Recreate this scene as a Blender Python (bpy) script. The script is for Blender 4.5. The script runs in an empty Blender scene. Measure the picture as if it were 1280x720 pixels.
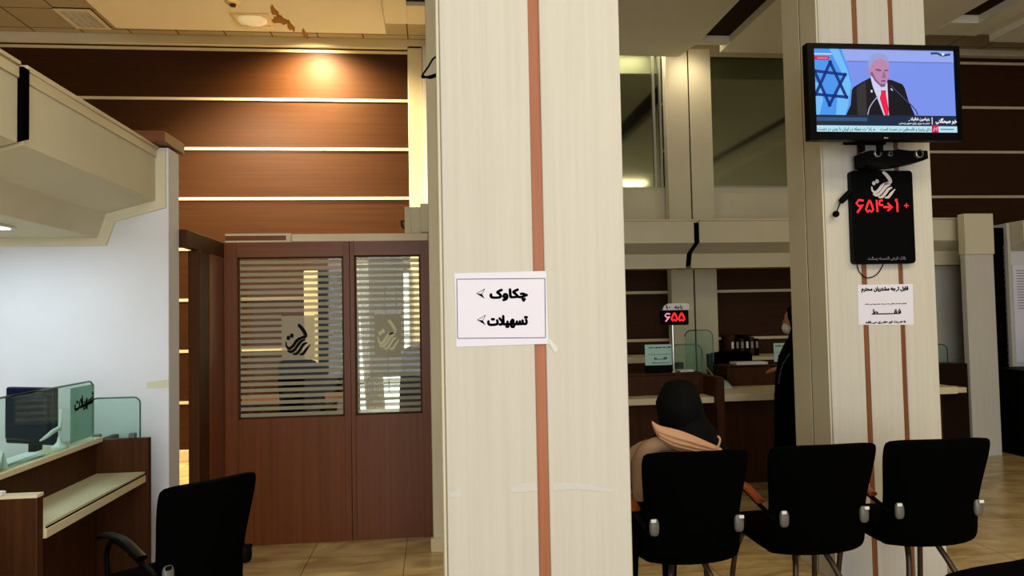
import bpy, bmesh, math, random
from mathutils import Vector, Matrix
from mathutils.geometry import delaunay_2d_cdt

random.seed(11)
sc = bpy.context.scene
COL = sc.collection
V = Vector
PI = math.pi

# ------------------------------------------------------------------ camera
F, YAW, PIT, ROL, H = 912.24, 0.106427, 0.03813, -0.019969, 1.45
_cy, _sy = math.cos(YAW), math.sin(YAW)
FWD = V((_sy * math.cos(PIT), _cy * math.cos(PIT), math.sin(PIT)))
_rt = V((_cy, -_sy, 0)); _up = _rt.cross(FWD)
RT = _rt * math.cos(ROL) + _up * math.sin(ROL)
UP = -_rt * math.sin(ROL) + _up * math.cos(ROL)
cam = bpy.data.cameras.new('camera'); camo = bpy.data.objects.new('camera', cam); COL.objects.link(camo)
cam.sensor_width = 36; cam.lens = F * 36 / 1280; cam.clip_start = 0.05
M = Matrix((RT, UP, -FWD)).transposed().to_4x4(); M.translation = V((0, 0, H)); camo.matrix_world = M
sc.camera = camo

# ------------------------------------------------------------------ exposure, world, daylight
sc.view_settings.view_transform = 'Standard'; sc.view_settings.look = 'None'
sc.view_settings.exposure = 0.0; sc.view_settings.gamma = 1.0
sc.view_settings.use_curve_mapping = False
W = bpy.data.worlds.new('world'); sc.world = W; W.use_nodes = True
W.node_tree.nodes['Background'].inputs[0].default_value = (0.80, 0.90, 1.0, 1)
W.node_tree.nodes['Background'].inputs[1].default_value = 0.62


def light(kind, name, loc, target, power, color, size=None, size_y=None, **kw):
    l = bpy.data.lights.new(name, kind); l.energy = power; l.color = color
    if kind == 'AREA':
        l.shape = 'RECTANGLE'; l.size = size; l.size_y = size_y or size
    elif size is not None:
        l.shadow_soft_size = size
    for k, v in kw.items(): setattr(l, k, v)
    o = bpy.data.objects.new(name, l); COL.objects.link(o)
    o.location = loc
    o.rotation_euler = (V(target) - V(loc)).to_track_quat('-Z', 'Y').to_euler()
    return o


# daylight through the glass shop front behind the photographer
light('AREA', 'shopfront_daylight', (0.6, -3.6, 1.9), (0.8, 4, 2.1), 185, (1.0, 0.985, 0.985), 5.0, 3.0)
# ceiling lamps of the banking hall (in the dropped ceiling above and behind the photographer)
light('AREA', 'hall_lamp', (0.6, -0.2, 4.2), (0.6, -0.2, 0), 60, (1.0, 0.92, 0.76), 2.2, 0.5)
light('AREA', 'hall_lamp', (3.4, 0.8, 4.2), (3.4, 0.8, 0), 75, (1.0, 0.80, 0.48), 2.2, 0.5)
# downlights near the back wall, and a spot added for the office
light('SPOT', 'wall_downlight', (-1.22, 7.56, 4.47), (-1.30, 7.90, 2.0), 1250, (1.0, 0.76, 0.42), 0.09, spot_size=2.7, spot_blend=1.0)
light('SPOT', 'office_fill_spot', (-2.0, 6.3, 4.24), (-1.7, 8.0, 1.3), 1500, (1.0, 0.82, 0.55), 0.06, spot_size=1.75, spot_blend=0.8)  # added spot without a fitting, brightens the office back wall
light('SPOT', 'pilaster_downlight', (2.82, 7.50, 4.42), (2.86, 7.70, 2.6), 24, (1.0, 0.82, 0.58), 0.08, spot_size=2.3, spot_blend=1.0)


# ------------------------------------------------------------------ pixel -> point on a plane of the place
def ray(x, y): return FWD * F + RT * (x - 640) + UP * (360 - y)
def atY(x, y, v): d = ray(x, y); return V((0, 0, H)) + d * (v / d.y)
def atX(x, y, v): d = ray(x, y); return V((0, 0, H)) + d * (v / d.x)
def atZ(x, y, v): d = ray(x, y); return V((0, 0, H)) + d * ((v - H) / d.z)


# ------------------------------------------------------------------ materials
def lin(c): c /= 255.0; return c / 12.92 if c <= 0.04045 else ((c + 0.055) / 1.055) ** 2.4
def rgb(r, g, b): return (lin(r), lin(g), lin(b), 1)

MATS = {}
def mat(name, color, rough=0.5, metal=0.0, spec=0.5, emit=None, estr=1.0, coat=0.0):
    m = bpy.data.materials.new(name); m.use_nodes = True
    b = m.node_tree.nodes['Principled BSDF']
    b.inputs['Base Color'].default_value = color; b.inputs['Roughness'].default_value = rough
    b.inputs['Metallic'].default_value = metal; b.inputs['Specular IOR Level'].default_value = spec
    b.inputs['Coat Weight'].default_value = coat
    if emit:
        b.inputs['Emission Color'].default_value = emit; b.inputs['Emission Strength'].default_value = estr
    MATS[name] = m
    return m


def grain(m, c1, c2, scale, detail=4.0, bump=0.0, lo=0.3, hi=0.7):
    """object-space stretched noise between two colours"""
    nt = m.node_tree; N = nt.nodes; b = N['Principled BSDF']
    tc = N.new('ShaderNodeTexCoord'); mp = N.new('ShaderNodeMapping'); mp.inputs['Scale'].default_value = scale
    nz = N.new('ShaderNodeTexNoise'); nz.inputs['Scale'].default_value = 1.0; nz.inputs['Detail'].default_value = detail
    rp = N.new('ShaderNodeValToRGB'); rp.color_ramp.elements[0].position = lo; rp.color_ramp.elements[1].position = hi
    rp.color_ramp.elements[0].color = c1; rp.color_ramp.elements[1].color = c2
    L = nt.links
    L.new(tc.outputs['Object'], mp.inputs['Vector']); L.new(mp.outputs[0], nz.inputs['Vector'])
    L.new(nz.outputs['Fac'], rp.inputs[0]); L.new(rp.outputs[0], b.inputs['Base Color'])
    if bump:
        bp = N.new('ShaderNodeBump'); bp.inputs['Strength'].default_value = bump; bp.inputs['Distance'].default_value = 0.002
        L.new(nz.outputs['Fac'], bp.inputs['Height']); L.new(bp.outputs[0], b.inputs['Normal'])
    return m


grain(mat('cream_laminate', (1, 1, 1, 1), 0.55, spec=0.25), rgb(196, 193, 180), rgb(203, 200, 188), (60, 60, 1.2), 3)
grain(mat('cream_paint', (1, 1, 1, 1), 0.6, spec=0.25), rgb(208, 201, 172), rgb(216, 209, 182), (2, 2, 2), 3)
grain(mat('white_wall', (1, 1, 1, 1), 0.6, spec=0.25), rgb(211, 212, 215), rgb(221, 222, 226), (1.5, 1.5, 1.5), 3)
grain(mat('grey_wall', (1, 1, 1, 1), 0.6, spec=0.25), rgb(176, 176, 170), rgb(186, 186, 180), (1.5, 1.5, 1.5), 3)
grain(mat('wood_wall', (1, 1, 1, 1), 0.5, spec=0.12), rgb(52, 29, 10), rgb(62, 36, 14), (0.9, 0.9, 55), 4)
grain(mat('wood_door', (1, 1, 1, 1), 0.34, spec=0.28), rgb(98, 52, 20), rgb(116, 64, 28), (45, 45, 0.8), 4)
grain(mat('wood_rail', (1, 1, 1, 1), 0.34, spec=0.28), rgb(106, 60, 28), rgb(124, 74, 38), (0.8, 45, 45), 4)
grain(mat('wood_counter', (1, 1, 1, 1), 0.5, spec=0.12), rgb(56, 30, 12), rgb(72, 41, 18), (50, 50, 0.9), 4)
grain(mat('wood_inlay', (1, 1, 1, 1), 0.45, spec=0.3), rgb(146, 88, 58), rgb(172, 108, 74), (60, 60, 1.2), 4)
grain(mat('wood_inlay_dark', (1, 1, 1, 1), 0.45, spec=0.3), rgb(112, 66, 34), rgb(136, 84, 46), (60, 60, 1.2), 4)
grain(mat('wood_arm', (1, 1, 1, 1), 0.3, spec=0.4), rgb(122, 54, 20), rgb(150, 72, 30), (40, 1.5, 40), 3)
grain(mat('cream_edge', (1, 1, 1, 1), 0.45, spec=0.3), rgb(210, 196, 160), rgb(222, 210, 176), (3, 3, 3), 3)
grain(mat('ceiling_cream', (1, 1, 1, 1), 0.8, spec=0.1), rgb(222, 216, 196), rgb(228, 222, 204), (1.2, 1.2, 1.2), 3)
mat('shaded_wood', rgb(30, 16, 8), 0.7, spec=0.08)  # counter wood with the shade of the far end put into its colour
mat('dark_slot', rgb(46, 26, 16), 0.8, spec=0.1)
mat('black_fabric', (0.0008, 0.0008, 0.0009, 1), 0.95, spec=0.02)
mat('black_cloth', (0.0012, 0.0012, 0.0012, 1), 0.95, spec=0.03)
mat('black_plastic', (0.0015, 0.0015, 0.0017, 1), 0.6, spec=0.06)
mat('black_gloss', (0.001, 0.001, 0.001, 1), 0.35, spec=0.05)
mat('black_gap', (0.002, 0.002, 0.002, 1), 0.95, spec=0.0)
mat('bronze_tube', rgb(70, 56, 44), 0.4, 0.6)
mat('silver', rgb(104, 104, 98), 0.45, 0.3)
mat('silver_paint_glow', rgb(188, 180, 180), 0.4, 0.0, emit=rgb(188, 180, 180), estr=0.12)  # silver print with a faint glow added
mat('chrome', rgb(220, 220, 220), 0.15, 1.0)
mat('aluminium', rgb(160, 160, 150), 0.4, 0.7)
mat('paper', rgb(226, 225, 240), 0.8, spec=0.1)
mat('paper_plain', rgb(228, 230, 232), 0.8, spec=0.1)
mat('paper_teal', rgb(176, 214, 206), 0.8, spec=0.1)
mat('ink', (0.004, 0.004, 0.006, 1), 0.9, spec=0.05)
mat('ink_grey', rgb(70, 70, 92), 0.9, spec=0.05)
mat('white_plastic', rgb(226, 226, 222), 0.4)
mat('beige_plastic', rgb(206, 202, 168), 0.5)
mat('monitor_blue', rgb(8, 18, 46), 0.5, spec=0.1)
mat('skin', rgb(196, 142, 112), 0.55)
mat('mask_white', rgb(232, 232, 236), 0.8, spec=0.1)
mat('jacket_beige', rgb(190, 146, 112), 0.8, spec=0.15)
mat('jacket_shaded', rgb(146, 118, 92), 0.8, spec=0.15)  # same beige cloth, its shade put into the colour
mat('hair_black', (0.0018, 0.0016, 0.0015, 1), 0.8, spec=0.1)
mat('led_red', (0, 0, 0, 1), 0.5, emit=(1.0, 0.012, 0.02, 1), estr=1.15)
mat('led_pink', (0, 0, 0, 1), 0.5, emit=(1.0, 0.35, 0.5, 1), estr=0.9)
mat('lamp_emit', (1, 1, 1, 1), 0.5, emit=(0.74, 0.90, 1.0, 1), estr=19.0)
mat('cove_emit', (1, 1, 1, 1), 0.5, emit=(1.0, 0.90, 0.70, 1), estr=16.0)
mat('window_emit', (1, 1, 1, 1), 0.5, emit=(0.66, 0.88, 0.98, 1), estr=1.6)
mat('bulb_off_glow', rgb(224, 214, 180), 0.2, emit=rgb(255, 236, 190), estr=0.25)  # unlit lens given a faint warm glow
mat('stain', rgb(150, 112, 58), 0.9, spec=0.05)
mat('gold_glint', rgb(230, 214, 170), 0.3, 0.5)
grain(mat('curtain', (1, 1, 1, 1), 0.8, spec=0.1), rgb(206, 208, 212), rgb(232, 234, 238), (30, 30, 0.4), 2)
m = MATS['curtain']; nt = m.node_tree; tl = nt.nodes.new('ShaderNodeBsdfTranslucent'); tl.inputs[0].default_value = rgb(228, 230, 236)
mxs = nt.nodes.new('ShaderNodeMixShader'); mxs.inputs[0].default_value = 0.6
nt.links.new(nt.nodes['Principled BSDF'].outputs[0], mxs.inputs[1]); nt.links.new(tl.outputs[0], mxs.inputs[2]); nt.links.new(mxs.outputs[0], nt.nodes['Material Output'].inputs['Surface'])
mat('blind_grey', rgb(150, 152, 134), 0.8, spec=0.1)

# marble floor tiles
m = mat('marble_tiles', (1, 1, 1, 1), 0.22, spec=0.4)
nt = m.node_tree; N = nt.nodes; L = nt.links; b = N['Principled BSDF']
tc = N.new('ShaderNodeTexCoord')
nz = N.new('ShaderNodeTexNoise'); nz.inputs['Scale'].default_value = 2.6; nz.inputs['Detail'].default_value = 9; nz.inputs['Distortion'].default_value = 1.4
mpn = N.new('ShaderNodeMapping'); mpn.inputs['Scale'].default_value = (0.9, 2.0, 1.0); L.new(tc.outputs['Object'], mpn.inputs['Vector']); L.new(mpn.outputs[0], nz.inputs['Vector'])
rp = N.new('ShaderNodeValToRGB'); rp.color_ramp.elements[0].position = 0.3; rp.color_ramp.elements[1].position = 0.72
rp.color_ramp.elements[0].color = rgb(160, 130, 80); rp.color_ramp.elements[1].color = rgb(222, 196, 140)
L.new(nz.outputs['Fac'], rp.inputs[0])
br = N.new('ShaderNodeTexBrick'); br.offset = 0.0; br.squash = 1.0
br.inputs['Scale'].default_value = 1.0; br.inputs['Brick Width'].default_value = 0.58; br.inputs['Row Height'].default_value = 0.58
br.inputs['Mortar Size'].default_value = 0.0035; br.inputs['Mortar Smooth'].default_value = 0.1
br.inputs['Color1'].default_value = (1, 1, 1, 1); br.inputs['Color2'].default_value = (0.90, 0.90, 0.90, 1); br.inputs['Mortar'].default_value = (0.45, 0.40, 0.34, 1)
mp = N.new('ShaderNodeMapping'); mp.inputs['Location'].default_value = (0.20, 0.04, 0)
L.new(tc.outputs['Object'], mp.inputs['Vector']); L.new(mp.outputs[0], br.inputs['Vector'])
mx = N.new('ShaderNodeMix'); mx.data_type = 'RGBA'; mx.blend_type = 'MULTIPLY'; mx.inputs['Factor'].default_value = 1
L.new(rp.outputs[0], mx.inputs['A']); L.new(br.outputs['Color'], mx.inputs['B']); L.new(mx.outputs['Result'], b.inputs['Base Color'])

# tiled ceiling
m = mat('ceiling_tiles', (1, 1, 1, 1), 0.85, spec=0.1)
nt = m.node_tree; N = nt.nodes; L = nt.links; b = N['Principled BSDF']
tc = N.new('ShaderNodeTexCoord'); br = N.new('ShaderNodeTexBrick'); br.offset = 0.0
br.inputs['Scale'].default_value = 1.0; br.inputs['Brick Width'].default_value = 0.48; br.inputs['Row Height'].default_value = 0.49
br.inputs['Mortar Size'].default_value = 0.008
br.inputs['Color1'].default_value = rgb(178, 168, 148); br.inputs['Color2'].default_value = rgb(172, 162, 142); br.inputs['Mortar'].default_value = rgb(96, 84, 68)
mp = N.new('ShaderNodeMapping'); mp.inputs['Location'].default_value = (0.24, 0.0, 0)
L.new(tc.outputs['Object'], mp.inputs['Vector']); L.new(mp.outputs[0], br.inputs['Vector']); L.new(br.outputs['Color'], b.inputs['Base Color'])


def glass(name, tint, refl=0.10, diff=None, dfac=0.0, rough=0.02, edge=0.2):
    """thin pane: tinted see-through + mirror reflection (+ optional milky film)"""
    m = bpy.data.materials.new(name); m.use_nodes = True; nt = m.node_tree; N = nt.nodes; L = nt.links
    N.remove(N['Principled BSDF']); out = N['Material Output']
    tr = N.new('ShaderNodeBsdfTransparent'); tr.inputs[0].default_value = tint
    gl = N.new('ShaderNodeBsdfGlossy'); gl.inputs['Roughness'].default_value = rough; gl.inputs[0].default_value = (1, 1, 1, 1)
    lw = N.new('ShaderNodeLayerWeight'); lw.inputs['Blend'].default_value = 0.25
    mt = N.new('ShaderNodeMath'); mt.operation = 'MULTIPLY_ADD'; mt.inputs[1].default_value = edge; mt.inputs[2].default_value = refl
    L.new(lw.outputs['Fresnel'], mt.inputs[0])
    mx = N.new('ShaderNodeMixShader'); L.new(mt.outputs[0], mx.inputs[0]); L.new(tr.outputs[0], mx.inputs[1]); L.new(gl.outputs[0], mx.inputs[2])
    last = mx
    if diff:
        df = N.new('ShaderNodeBsdfDiffuse'); df.inputs[0].default_value = diff
        m2 = N.new('ShaderNodeMixShader'); m2.inputs[0].default_value = dfac
        L.new(mx.outputs[0], m2.inputs[1]); L.new(df.outputs[0], m2.inputs[2]); last = m2
    L.new(last.outputs[0], out.inputs['Surface']); MATS[name] = m
    return m


glass('clear_glass', (0.90, 0.94, 0.91, 1), 0.02)
glass('counter_glass', (0.82, 0.93, 0.89, 1), 0.005, rgb(170, 210, 196), 0.03, edge=0.05)
glass('sign_acrylic', (0.70, 0.86, 0.80, 1), 0.01, rgb(130, 182, 162), 0.35)
glass('glass_edge', (0.25, 0.40, 0.36, 1), 0.10)
glass('frosted_film', (0.84, 0.84, 0.80, 1), 0.0, rgb(196, 192, 170), 0.5, 0.4)
glass('smoked_glass', (0.05, 0.09, 0.08, 1), 0.0)
glass('clear_tape', (0.95, 0.95, 0.92, 1), 0.04, rgb(240, 240, 236), 0.45, 0.2)
m = mat('tinted_mirror', (0.30, 0.34, 0.24, 1), 0.07, metal=1.0)


# ------------------------------------------------------------------ mesh builder
def world_matrix(o):
    mm = o.matrix_basis.copy()
    while o.parent: o = o.parent; mm = o.matrix_basis @ mm
    return mm


class MB:
    def __init__(s): s.bm = bmesh.new()

    def box(s, x0, x1, y0, y1, z0, z1, bev=0.0, mtx=None, seg=1):
        r = bmesh.ops.create_cube(s.bm, size=1)
        vs = r['verts']
        for v in vs:
            v.co = V(((x0 + x1) / 2 + v.co.x * (x1 - x0), (y0 + y1) / 2 + v.co.y * (y1 - y0), (z0 + z1) / 2 + v.co.z * (z1 - z0)))
        if bev:
            es = list({e for v in vs for e in v.link_edges})
            rb = bmesh.ops.bevel(s.bm, geom=es, offset=bev, segments=seg, affect='EDGES', profile=0.5)
            vs = list(set(rb['verts']) | {v for v in vs if v.is_valid})
        if mtx is not None:
            for v in vs:
                if v.is_valid: v.co = mtx @ v.co
        return s

    def prism(s, poly, axis, a0, a1):
        """poly 2D extruded along axis ('x': (y,z), 'y': (x,z), 'z': (x,y))"""
        def P(p, a):
            return {'x': V((a, p[0], p[1])), 'y': V((p[0], a, p[1])), 'z': V((p[0], p[1], a))}[axis]
        A = [s.bm.verts.new(P(p, a0)) for p in poly]; B = [s.bm.verts.new(P(p, a1)) for p in poly]
        n = len(poly)
        for i in range(n): s.bm.faces.new((A[i], A[(i + 1) % n], B[(i + 1) % n], B[i]))
        s.bm.faces.new(A[::-1]); s.bm.faces.new(B)
        return s

    def loft(s, rings, cap=True, close=True):
        R = [[s.bm.verts.new(p) for p in ring] for ring in rings]
        n = len(R[0])
        for a, b_ in zip(R, R[1:]):
            for i in range(n if close else n - 1):
                s.bm.faces.new((a[i], a[(i + 1) % n], b_[(i + 1) % n], b_[i]))
        if cap:
            s.bm.faces.new(R[0][::-1]); s.bm.faces.new(R[-1])
        return s

    def tube(s, pts, r, seg=10, flat=1.0):
        pts = [V(p) for p in pts]; n = len(pts)
        rr = r if isinstance(r, (list, tuple)) else [r] * n
        rings = []; ref = None
        for i, p in enumerate(pts):
            t = (pts[min(i + 1, n - 1)] - pts[max(i - 1, 0)]).normalized()
            if ref is None: ref = V((0, 0, 1)) if abs(t.z) < 0.9 else V((1, 0, 0))
            a = (ref - t * ref.dot(t)).normalized(); ref = a; bb = t.cross(a)
            rings.append([p + a * (rr[i] * math.cos(k * 2 * PI / seg)) + bb * (rr[i] * flat * math.sin(k * 2 * PI / seg)) for k in range(seg)])
        return s.loft(rings)

    def lathe(s, prof, c, seg=24, axis='z'):
        c = V(c); rings = []
        for r, h in prof:
            ring = []
            for k in range(seg):
                a = k * 2 * PI / seg; p = (r * math.cos(a), r * math.sin(a), h)
                if axis == 'y': p = (p[0], p[2], p[1])
                if axis == 'x': p = (p[2], p[0], p[1])
                ring.append(c + V(p))
            rings.append(ring)
        return s.loft(rings)

    def ball(s, c, rx, ry, rz, seg=20, fn=None):
        r = bmesh.ops.create_uvsphere(s.bm, u_segments=seg, v_segments=seg * 2 // 3, radius=1)
        for v in r['verts']:
            d = v.co.copy(); p = V((d.x * rx, d.y * ry, d.z * rz))
            if fn: p = fn(d, p)
            v.co = p + V(c)
        return s

    def poly(s, pts):
        s.bm.faces.new([s.bm.verts.new(p) for p in pts]); return s

    def build(s, name, material, parent=None, smooth=True, local=False, subsurf=0):
        bm = s.bm
        bmesh.ops.recalc_face_normals(bm, faces=bm.faces[:])
        me = bpy.data.meshes.new(name)
        if parent and not local: bm.transform(world_matrix(parent).inverted())
        if smooth:
            for f in bm.faces: f.smooth = True
            for e in bm.edges:
                if len(e.link_faces) == 2 and e.calc_face_angle(0) > math.radians(38): e.smooth = False
        bm.to_mesh(me); bm.free()
        for mm in (material if isinstance(material, list) else [material]): me.materials.append(MATS[mm])
        o = bpy.data.objects.new(name, me); COL.objects.link(o)
        if parent: o.parent = parent
        if subsurf:
            md = o.modifiers.new('subdivision', 'SUBSURF'); md.levels = md.render_levels = subsurf
        return o


def tag(o, label=None, cat=None, group=None, kind=None):
    if label: o['label'] = label
    if cat: o['category'] = cat
    if group: o['group'] = group
    if kind: o['kind'] = kind
    return o


def thing(name, loc, label, cat, group=None, rz=0.0):
    o = bpy.data.objects.new(name, None); COL.objects.link(o); o.empty_display_size = 0.05
    o.location = loc; o.rotation_euler = (0, 0, rz)
    return tag(o, label, cat, group)


def struct(name, mb, m, **kw): return tag(mb.build(name, m, **kw), kind='structure')


def copy_thing(o, parent=None):
    c = o.copy(); COL.objects.link(c)
    if parent: c.parent = parent
    for ch in [q for q in bpy.data.objects if q.parent == o and q != c]: copy_thing(ch, c)
    return c


# ------------------------------------------------------------------ Persian lettering
_F = {'ا': 'ﺍﺎ', 'آ': 'ﺁﺂ', 'ب': 'ﺏﺐﺑﺒ', 'پ': 'ﭖﭗﭘﭙ', 'ت': 'ﺕﺖﺗﺘ', 'ج': 'ﺝﺞﺟﺠ', 'چ': 'ﭺﭻﭼﭽ', 'ح': 'ﺡﺢﺣﺤ', 'خ': 'ﺥﺦﺧﺨ',
      'د': 'ﺩﺪ', 'ذ': 'ﺫﺬ', 'ر': 'ﺭﺮ', 'ز': 'ﺯﺰ', 'س': 'ﺱﺲﺳﺴ', 'ش': 'ﺵﺶﺷﺸ', 'ص': 'ﺹﺺﺻﺼ', 'ض': 'ﺽﺾﺿﻀ', 'ط': 'ﻁﻂﻃﻄ', 'ظ': 'ﻅﻆﻇﻈ',
      'ع': 'ﻉﻊﻋﻌ', 'غ': 'ﻍﻎﻏﻐ', 'ف': 'ﻑﻒﻓﻔ', 'ق': 'ﻕﻖﻗﻘ', 'ک': 'ﮎﮏﮐﮑ', 'گ': 'ﮒﮓﮔﮕ', 'ل': 'ﻝﻞﻟﻠ', 'م': 'ﻡﻢﻣﻤ', 'ن': 'ﻥﻦﻧﻨ',
      'ه': 'ﻩﻪﻫﻬ', 'و': 'ﻭﻮ', 'ی': 'ﯼﯽﯾﯿ', 'ـ': 'ــــ'}


def shape(t):
    t = t.replace('لا', '\u0001')
    F2 = dict(_F); F2['\u0001'] = 'ﻻﻼ'
    out = []
    for i, c in enumerate(t):
        if c not in F2: out.append(c); continue
        prev = i > 0 and t[i - 1] in F2 and len(F2[t[i - 1]]) == 4
        nxt = len(F2[c]) == 4 and i + 1 < len(t) and t[i + 1] in F2
        out.append(F2[c][{(0, 0): 0, (1, 0): 1, (0, 1): 2, (1, 1): 3}[(int(prev), int(nxt))]])
    return ''.join(out)[::-1]


_TC = {}
def text_tris(s):
    """triangulated outlines of a line of visual-order text (non-zero fill)"""
    if s in _TC: return _TC[s]
    cu = bpy.data.curves.new('text', 'FONT'); cu.body = s; cu.fill_mode = 'NONE'; cu.resolution_u = 4
    o = bpy.data.objects.new('text', cu); COL.objects.link(o)
    bpy.context.view_layer.update()
    me = o.evaluated_get(bpy.context.evaluated_depsgraph_get()).to_mesh()
    adj = {}
    for e in me.edges:
        a, b_ = e.vertices; adj.setdefault(a, []).append(b_); adj.setdefault(b_, []).append(a)
    co = [V((v.co.x, v.co.y)) for v in me.vertices]
    loops = []; seen = set()
    for st in range(len(co)):
        if st in seen or st not in adj: continue
        loop = [st]; seen.add(st); prev = None; cur = st
        # follow in the direction of increasing vertex index, which keeps the outline's own direction
        nb = sorted(adj[st]); nx = st + 1 if st + 1 in nb else nb[0]
        while nx != st and nx not in seen:
            loop.append(nx); seen.add(nx)
            c2 = [q for q in adj[nx] if q != loop[-2]]
            if not c2: break
            nx = c2[0]
        P = [co[i] for i in loop]
        if len(P) > 2: loops.append(P)
    o.to_mesh_clear(); bpy.data.objects.remove(o); bpy.data.curves.remove(cu)
    def area(P): return sum(P[i].x * P[(i + 1) % len(P)].y - P[(i + 1) % len(P)].x * P[i].y for i in range(len(P))) / 2
    def inside(p, P):
        r = False
        for i in range(len(P)):
            a, b_ = P[i], P[(i + 1) % len(P)]
            if (a.y > p.y) != (b_.y > p.y) and p.x < (b_.x - a.x) * (p.y - a.y) / (b_.y - a.y) + a.x: r = not r
        return r
    A = [area(P) for P in loops]
    tris = []
    if loops:
        big = max(range(len(A)), key=lambda i: abs(A[i])); sg = 1 if A[big] > 0 else -1
        outs = [i for i in range(len(A)) if A[i] * sg > 0]; holes = [i for i in range(len(A)) if A[i] * sg <= 0]
        hm = {i: [] for i in outs}
        for h in holes:
            c = [i for i in outs if inside(loops[h][0], loops[i])]
            if c: hm[min(c, key=lambda i: abs(A[i]))].append(h)
        for i in outs:
            vs = list(loops[i]); faces = [list(range(len(vs)))]
            for h in hm[i]:
                faces.append(list(range(len(vs), len(vs) + len(loops[h])))); vs += loops[h]
            faces = [f if area([vs[k] for k in f]) > 0 else f[::-1] for f in faces]      # the fill wants counter-clockwise rings
            r = delaunay_2d_cdt(vs, [], faces, 1, 1e-6)
            for f, of in zip(r[2], r[5]):
                if 0 in of and all(q == 0 for q in of): tris.append([r[0][k].copy() for k in f])
    _TC[s] = tris
    return tris


def lettering(mb, s, x0, x1, z0, z1, y, bold=0.0, mapf=None, visual=False):
    """flat ink letters filling the rectangle x0..x1, z0..z1 on the plane of constant y (facing -Y)"""
    T = text_tris(s if visual else shape(s))
    if not T: return mb
    xs = [p.x for t in T for p in t]; ys = [p.y for t in T for p in t]
    ax, bx, ay, by = min(xs), max(xs), min(ys), max(ys)
    mapf = mapf or (lambda u, v: V((u, y, v)))
    offs = [(0, 0)] if not bold else [(0, 0)] + [(bold * math.cos(k * PI / 3), bold * math.sin(k * PI / 3)) for k in range(6)]
    for dx, dz in offs:
        for t in T:
            mb.poly([mapf(x0 + (p.x - ax) / (bx - ax) * (x1 - x0) + dx, z0 + (p.y - ay) / (by - ay) * (z1 - z0) + dz) for p in t])
    return mb


def ribbon(pts, w):
    """2D thick polyline -> list of quads; w may be a list"""
    n = len(pts); P = [V(p) for p in pts]; ws = w if isinstance(w, (list, tuple)) else [w] * n
    Ls = []; Rs = []
    for i in range(n):
        t = (P[min(i + 1, n - 1)] - P[max(i - 1, 0)]).normalized(); nn = V((-t.y, t.x)) * ws[i] / 2
        Ls.append(P[i] + nn); Rs.append(P[i] - nn)
    return [[Ls[i], Ls[i + 1], Rs[i + 1], Rs[i]] for i in range(n - 1)]


def smooth_pts(pts, n=6):
    P = [V(p) for p in pts]; out = []
    for i in range(len(P) - 1):
        p0, p1, p2, p3 = P[max(i - 1, 0)], P[i], P[i + 1], P[min(i + 2, len(P) - 1)]
        for k in range(n):
            t = k / n
            out.append(0.5 * ((2 * p1) + (p2 - p0) * t + (2 * p0 - 5 * p1 + 4 * p2 - p3) * t * t + (3 * p1 - p0 - 3 * p2 + p3) * t ** 3))
    out.append(P[-1]); return out


def emblem(mb, mapf):
    """the calligraphic emblem of the bank in unit square coordinates (v down), mapped by mapf(u,v)"""
    strokes = [([(0.52, 0.02), (0.66, 0.14), (0.78, 0.30), (0.80, 0.40), (0.66, 0.44), (0.54, 0.50)], [.10, .13, .14, .12, .08, .04]),
               ([(0.06, 0.56), (0.08, 0.70), (0.18, 0.78), (0.32, 0.70), (0.46, 0.54), (0.60, 0.46), (0.74, 0.44)], [.04, .07, .10, .11, .11, .09, .04]),
               ([(0.10, 0.84), (0.24, 0.88), (0.40, 0.80), (0.54, 0.64), (0.66, 0.54), (0.80, 0.50)], [.04, .10, .11, .11, .09, .04]),
               ([(0.30, 0.95), (0.46, 0.94), (0.60, 0.80), (0.72, 0.66), (0.86, 0.60)], [.04, .10, .11, .10, .05]),
               ([(0.56, 0.97), (0.70, 0.95), (0.82, 0.82), (0.98, 0.66)], [.04, .10, .10, .03])]
    for pts, ws in strokes:
        sp = smooth_pts(pts, 5); n = len(sp)
        wl = []
        for i in range(n):
            t = i / (n - 1) * (len(ws) - 1); k = min(int(t), len(ws) - 2); wl.append(ws[k] * (1 - t + k) + ws[k + 1] * (t - k))
        for q in ribbon(sp, wl): mb.poly([mapf(p.x, p.y) for p in q])
    for cx, cy in ((0.15, 0.44), (0.28, 0.37)):
        mb.poly([mapf(cx + 0.075 * math.cos(a * PI / 5), cy + 0.075 * math.sin(a * PI / 5)) for a in range(10)])
    return mb


def rrect(x0, x1, z0, z1, r, n=5, corners=(1, 1, 1, 1)):
    """2D rounded rectangle (bl, br, tr, tl)"""
    out = []
    for k, (cx, cz, a0) in enumerate(((x0 + r, z0 + r, PI), (x1 - r, z0 + r, 1.5 * PI), (x1 - r, z1 - r, 0), (x0 + r, z1 - r, 0.5 * PI))):
        if not corners[k]:
            out.append(((x0, z0), (x1, z0), (x1, z1), (x0, z1))[k]); continue
        for i in range(n + 1):
            a = a0 + i / n * PI / 2; out.append((cx + r * math.cos(a), cz + r * math.sin(a)))
    return out


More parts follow.
